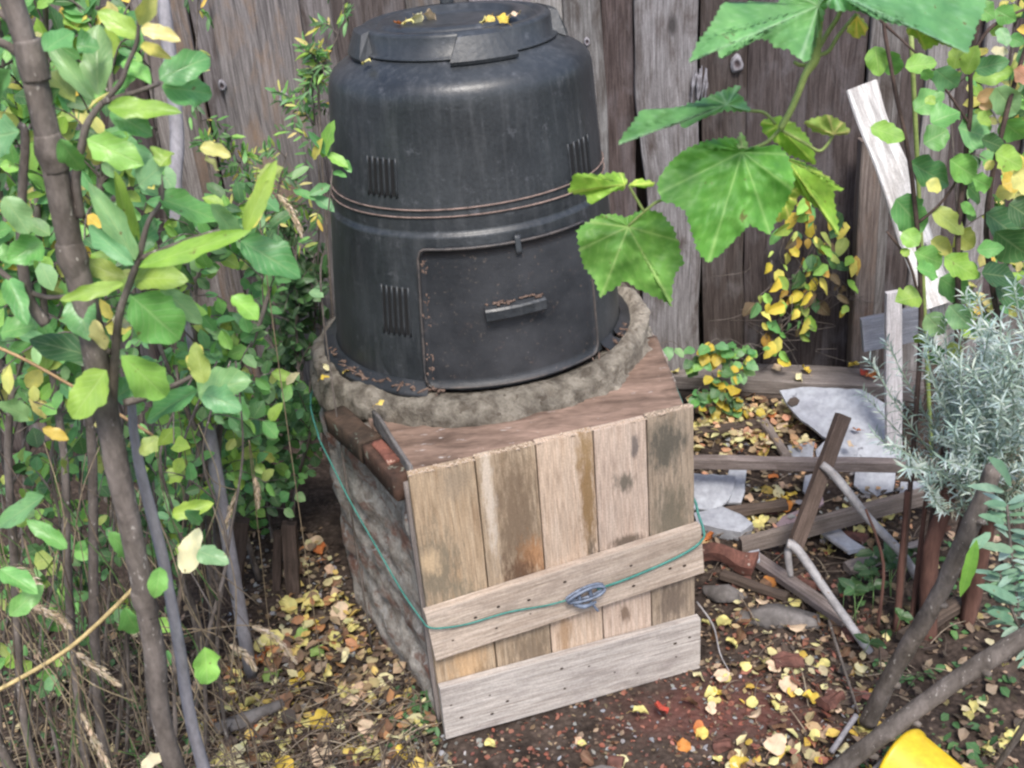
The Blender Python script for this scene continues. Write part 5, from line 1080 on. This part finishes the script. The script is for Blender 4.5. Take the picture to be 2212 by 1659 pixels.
# ---- fallen leaves, one object each, and the finer litter
FC = {'pale yellow': [(.66, .60, .30), (.72, .66, .40), (.62, .56, .22)], 'golden yellow': [(.66, .48, .08), (.70, .53, .14)], 'orange': [(.60, .24, .06), (.55, .18, .06)], 'pinkish tan': [(.52, .36, .26), (.60, .46, .34)], 'red': [(.48, .07, .05)], 'dull brown': [(.20, .11, .07), (.15, .08, .055)], 'green': [(.22, .34, .10)]}
meshes = {}
def fmesh(cn, k):
    key = (cn, k)
    if key not in meshes:
        mb = MB(); c = rnd.choice(FC[cn]); k2 = rnd.uniform(.85, 1.1); c = (c[0]*k2, c[1]*k2, c[2]*k2)
        leaf(mb, (-.019, 0, 0), (.019, 0, 0), .026+.004*k, nrm=V((0, 0, 1)), fold=rnd.uniform(-.3, .9), curl=rnd.uniform(-.35, .5), col=c, n=11, round_=rnd.uniform(.75, 1.), wave=.35, twist=rnd.uniform(-.7, .7))
        tube(mb, [V((-.018, 0, 0)), V((-.026, .002, .003)), V((-.034, .001, -.002))], [.0007, .0006], 4, sub=2, col=(c[0]*.6, c[1]*.5, c[2]*.5))
        o_ = mb.build('fallen_leaf', M['fallen'], None); meshes[key] = o_.data; bpy.data.objects.remove(o_)
    return meshes[key]
def fallen(p, cn, size, where, nrm=None, grp=None):
    o_ = bpy.data.objects.new('fallen_leaf', fmesh(cn, rnd.randrange(4))); col_.objects.link(o_); o_.location = p
    o_.scale = (size/.038,)*3; o_.rotation_euler = (rnd.gauss(0, .32), rnd.gauss(0, .32), rnd.uniform(0, 6.28))
    tag(o_, '%s fallen leaf %s' % (cn, where), 'leaf', grp or ('%s leaves %s' % (cn, where)))
regs = [
 ([(640, 1180), (700, 1180), (740, 1290), (850, 1450), (955, 1590), (900, 1690), (470, 1690), (430, 1560), (430, 1440), (560, 1400)], 112, 'in the litter left of the wooden panel', [('pale yellow', 12), ('golden yellow', 2), ('orange', 1), ('pinkish tan', 5), ('dull brown', 5), ('green', 1)], (.03, .058)),
 ([(1520, 1340), (1600, 1300), (1660, 1240), (1800, 1330), (1900, 1480), (1860, 1690), (1560, 1690), (1430, 1560), (1520, 1440)], 74, 'on the red soil right of the panel', [('pale yellow', 9), ('golden yellow', 2), ('orange', 1), ('pinkish tan', 4), ('dull brown', 5)], (.022, .048)),
 ([(1500, 870), (1600, 850), (1700, 880), (1760, 980), (1500, 985)], 44, 'between the grey rail and the timber beam', [('pale yellow', 7), ('pinkish tan', 6), ('golden yellow', 2), ('orange', 2), ('dull brown', 2)], (.03, .05)),
 ([(1620, 1020), (1740, 1020), (1700, 1120), (1520, 1170), (1580, 1100)], 20, 'among the broken slates', [('pale yellow', 6), ('golden yellow', 3), ('orange', 2), ('pinkish tan', 3)], (.026, .045)),
 ([(1800, 1080), (1930, 1060), (1900, 1200), (1760, 1200)], 12, 'under the crossing sticks', [('pale yellow', 5), ('red', 1), ('golden yellow', 1)], (.026, .045)),
 ([(2060, 1500), (2230, 1400), (2230, 1690), (2090, 1600)], 14, 'beside the yellow bucket', [('pale yellow', 8), ('pinkish tan', 2)], (.022, .036)),
 ([(990, 1620), (1430, 1520), (1540, 1690), (990, 1690)], 12, 'on the bare soil in front of the panel', [('pale yellow', 4), ('pinkish tan', 3), ('dull brown', 3), ('orange', 1)], (.018, .036))]
for poly, n, where, cols_, (s0, s1) in regs:
    bag = [c for c, k in cols_ for _ in range(k)]; xs_ = [p[0] for p in poly]; ys_ = [p[1] for p in poly]; k = 0
    while k < n:
        x, y = rnd.uniform(min(xs_), max(xs_)), rnd.uniform(min(ys_), max(ys_))
        if not inside(x, y, poly): continue
        p = gp(x, y, .01); p.z = ghgt(p.x, p.y)+.010+rnd.uniform(0, .012); fallen(p, rnd.choice(bag), rnd.uniform(s0, s1), where); k += 1
for x, y, cn, s in [(880, 46, 'pale yellow', .03), (900, 36, 'pale yellow', .034), (930, 30, 'pinkish tan', .03), (1060, 40, 'golden yellow', .032), (1085, 44, 'golden yellow', .028), (1110, 36, 'pinkish tan', .036), (1040, 42, 'pale yellow', .026), (860, 52, 'orange', .02)]:
    fallen(gp(x, y, LZ1+.010), cn, s, 'on top of the bin lid')
fallen(gp(790, 132, 1.285), 'pale yellow', .022, 'on the left shoulder of the bin')
for x, y in ((820, 868), (700, 812), (745, 800), (705, 790)): fallen(gp(x, y, .662), rnd.choice(['pale yellow', 'golden yellow']), .02, 'on the mortar ring')
for x, y, cn in [(1458, 800, 'pale yellow'), (1560, 845, 'golden yellow'), (1730, 815, 'pale yellow'), (1740, 800, 'golden yellow'), (1870, 805, 'red'), (1885, 812, 'orange'), (1845, 790, 'golden yellow'), (1600, 800, 'dull brown'), (1680, 795, 'pinkish tan')]:
    fallen(gp(x, y, .097), cn, .036, 'on the timber beam')
for x, y, cn in [(1850, 930, 'orange'), (1835, 960, 'pinkish tan')]:
    fallen(V(gp(x, y, .06)), cn, .026, 'on the large slate slab')
fallen(gp(1425, 1535, .02), 'red', .045, 'alone in front of the lower right panel corner'); fallen(gp(1385, 1535, .02), 'pale yellow', .034, 'beside the single red leaf')
# fine litter: chips, crumbs, leaf bits and straw on the soil
mb = MB()
def chips(poly, n, pal, s0, s1, zmax=.012):
    xs_ = [p[0] for p in poly]; ys_ = [p[1] for p in poly]; k = 0
    while k < n:
        x, y = rnd.uniform(min(xs_), max(xs_)), rnd.uniform(min(ys_), max(ys_))
        if not inside(x, y, poly): continue
        p = gp(x, y, .0); p.z = ghgt(p.x, p.y)+rnd.uniform(.001, zmax); l2 = rnd.uniform(s0, s1); a = rnd.uniform(0, 6.28)
        dd = V((math.cos(a), math.sin(a), rnd.uniform(-.4, .4))).normalized()
        leaf(mb, p-dd*l2*.5, p+dd*l2*.5, l2*rnd.uniform(.4, .8), nrm=V((rnd.uniform(-.7, .7), rnd.uniform(-.7, .7), 1)), fold=rnd.uniform(-.4, .6), curl=rnd.uniform(-.2, .3), col=pick(rnd.choice(pal), .25), n=3); k += 1
BR = [(.12, .08, .06), (.20, .14, .10), (.30, .22, .16), (.07, .05, .045)]; BK = [(.22, .07, .05), (.28, .11, .085), (.16, .06, .05)]; PY = [(.42, .34, .18), (.36, .26, .16), (.5, .44, .28), (.22, .15, .09)]
GRY = [(.22, .22, .24), (.3, .3, .33)]
chips([(430, 1150), (700, 1150), (960, 1590), (1000, 1700), (400, 1700)], 2200, [BR, BR, BR, PY, GRY, BR], .008, .024)
chips([(640, 1180), (700, 1180), (750, 1290), (950, 1560), (900, 1600), (470, 1640), (450, 1440), (600, 1400)], 520, [PY, [(.62, .57, .32)], [(.56, .42, .14)], [(.4, .2, .1)], BR, BR, BR], .016, .042, .03)
chips([(980, 1600), (1540, 1420), (1900, 1300), (1900, 1700), (980, 1700)], 1700, [BR, BK, BK, BR, GRY], .004, .016, .006)
chips([(1500, 1180), (1900, 1180), (1920, 1500), (1500, 1450)], 800, [BR, BR, BR, BR, PY, BK], .008, .022)
chips([(1600, 1420), (1920, 1350), (1900, 1690), (1600, 1690)], 150, [PY, [(.66, .6, .32), (.62, .44, .1)], BK, BR], .016, .038, .025)
chips([(1490, 880), (1740, 880), (1760, 990), (1500, 990)], 260, [PY, PINK, [(.66, .6, .3)]], .018, .038, .04)
chips([(1430, 850), (1900, 850), (2000, 1180), (1500, 1180)], 1300, [BR, BR, BR, BR, PY, GRY, PINK], .01, .028, .02)
chips([(1850, 1180), (2260, 1100), (2260, 1700), (1850, 1700)], 700, [BR, BR, BR, PY, DG, DG], .008, .034, .02)
chips([(-60, 1400), (450, 1300), (450, 1700), (-60, 1700)], 900, [BR, BR, PY, DG], .01, .03, .03)
o_ = mb.build('leaf_litter', M['fallen'], None, origin=(0, 0, 0)); o_['kind'] = 'stuff'; tag(o_, 'fine litter of leaf scraps and brick crumbs covering the soil', 'litter')
mb = MB()
def straws(poly, n, zmax=.03, L0=.05, L1=.16):
    xs_ = [p[0] for p in poly]; ys_ = [p[1] for p in poly]; k = 0
    while k < n:
        x, y = rnd.uniform(min(xs_), max(xs_)), rnd.uniform(min(ys_), max(ys_))
        if not inside(x, y, poly): continue
        p = gp(x, y, .0); a = rnd.gauss(.6, .9); l2 = rnd.uniform(L0, L1); dd = V((math.cos(a), math.sin(a), rnd.uniform(-.06, .12)))*l2*.5
        z = ghgt(p.x, p.y)+rnd.uniform(.003, zmax); p.z = z; c1 = p+V((rnd.uniform(-.01, .01), rnd.uniform(-.01, .01), rnd.uniform(0, .012)))
        tube(mb, [p-dd, c1, p+dd], [.0012, .0014, .0007], 4, sub=3, col=rnd.choice([(.26, .21, .16), (.18, .14, .11), (.11, .085, .07), (.36, .30, .22), (.08, .06, .05)])); k += 1
straws([(470, 1480), (900, 1480), (960, 1700), (440, 1700)], 420); straws([(-60, 1450), (480, 1350), (480, 1700), (-60, 1700)], 260, .06)
straws([(1500, 860), (2000, 900), (2200, 1250), (1900, 1650), (1550, 1500)], 160, .02)
o_ = mb.build('twig_litter', M['straw'], None, origin=(0, 0, 0)); o_['kind'] = 'stuff'; tag(o_, 'thin dry twigs and straw strewn over the soil', 'twigs')
# small green seedlings by the panel's left foot
sd_ = thing('seedling_patch', tuple(gp(910, 1540, 0)), 'small dark green seedlings at the lower left foot of the panel', 'seedlings'); mb = MB()
for k in range(70):
    x, y = rnd.gauss(905, 28), rnd.gauss(1545, 30); p = gp(x, y, .005); dd = V((rnd.uniform(-1, 1), rnd.uniform(-1, 1), rnd.uniform(.2, 1))).normalized(); leaf(mb, p, p+dd*rnd.uniform(.012, .028), .010, nrm=V((0, -.2, 1)), col=pick(DG), n=4)
mb.build('foliage', M['leaf'], sd_)
mb = MB()
for k in range(17):
    x, y = rnd.uniform(1820, 1990), rnd.uniform(1230, 1420); p = gp(x, y, .0); e_ = p+V((rnd.uniform(-.04, .04), rnd.uniform(-.04, .04), rnd.uniform(.04, .1)))
    tube(mb, [p, e_], .001, 4, sub=2, col=(.3, .5, .2))
    for q in range(3): dd = V((rnd.uniform(-1, 1), rnd.uniform(-1, .3), rnd.uniform(-.2, .5))).normalized(); leaf(mb, e_, e_+dd*rnd.uniform(.02, .045), .022, nrm=V((rnd.uniform(-.5, .5), -.4, 1)), col=tuple(x*.7 for x in pick(DG)), n=6, round_=.75, fold=.4)
o_ = mb.build('ground_ivy', M['waxleaf'], None, origin=tuple(gp(1900, 1330, 0))); tag(o_, 'dark green ground ivy growing around the lower pale stick', 'ivy')

# ------------------------------------------------------------------ light and render
w = bpy.data.worlds.new('World'); sc.world = w; w.use_nodes = True; nt = w.node_tree; nt.nodes.clear()
bg = nt.nodes.new('ShaderNodeBackground'); sk = nt.nodes.new('ShaderNodeTexSky'); ow = nt.nodes.new('ShaderNodeOutputWorld')
SE, SA = 55, 172          # elevation, azimuth clockwise from +Y (behind the camera, to the right)
sk.sky_type = 'NISHITA'; sk.sun_disc = False; sk.sun_elevation = R_(SE); sk.sun_rotation = R_(SA); sk.dust_density = 3; sk.air_density = 1.; sk.altitude = 200
nt.links.new(sk.outputs[0], bg.inputs[0]); bg.inputs[1].default_value = .135; nt.links.new(bg.outputs[0], ow.inputs[0])
sl = bpy.data.lights.new('sun', 'SUN'); sl.energy = 2.0; sl.angle = R_(15); sl.color = (1, .95, .88)
so = bpy.data.objects.new('sun', sl); col_.objects.link(so)
d = V((math.sin(R_(SA))*math.cos(R_(SE)), math.cos(R_(SA))*math.cos(R_(SE)), math.sin(R_(SE))))
so.rotation_euler = d.to_track_quat('Z', 'Y').to_euler(); so.location = d*10
sc.view_settings.view_transform = 'Standard'; sc.view_settings.look = 'None'; sc.view_settings.gamma = 1; sc.view_settings.exposure = .98
sc.cycles.filter_width = 2.4; sc.cycles.use_denoising = True
sc.cycles.max_bounces = 6; sc.cycles.transparent_max_bounces = 8
cam.dof.use_dof = True; cam.dof.focus_distance = 2.25; cam.dof.aperture_fstop = 12
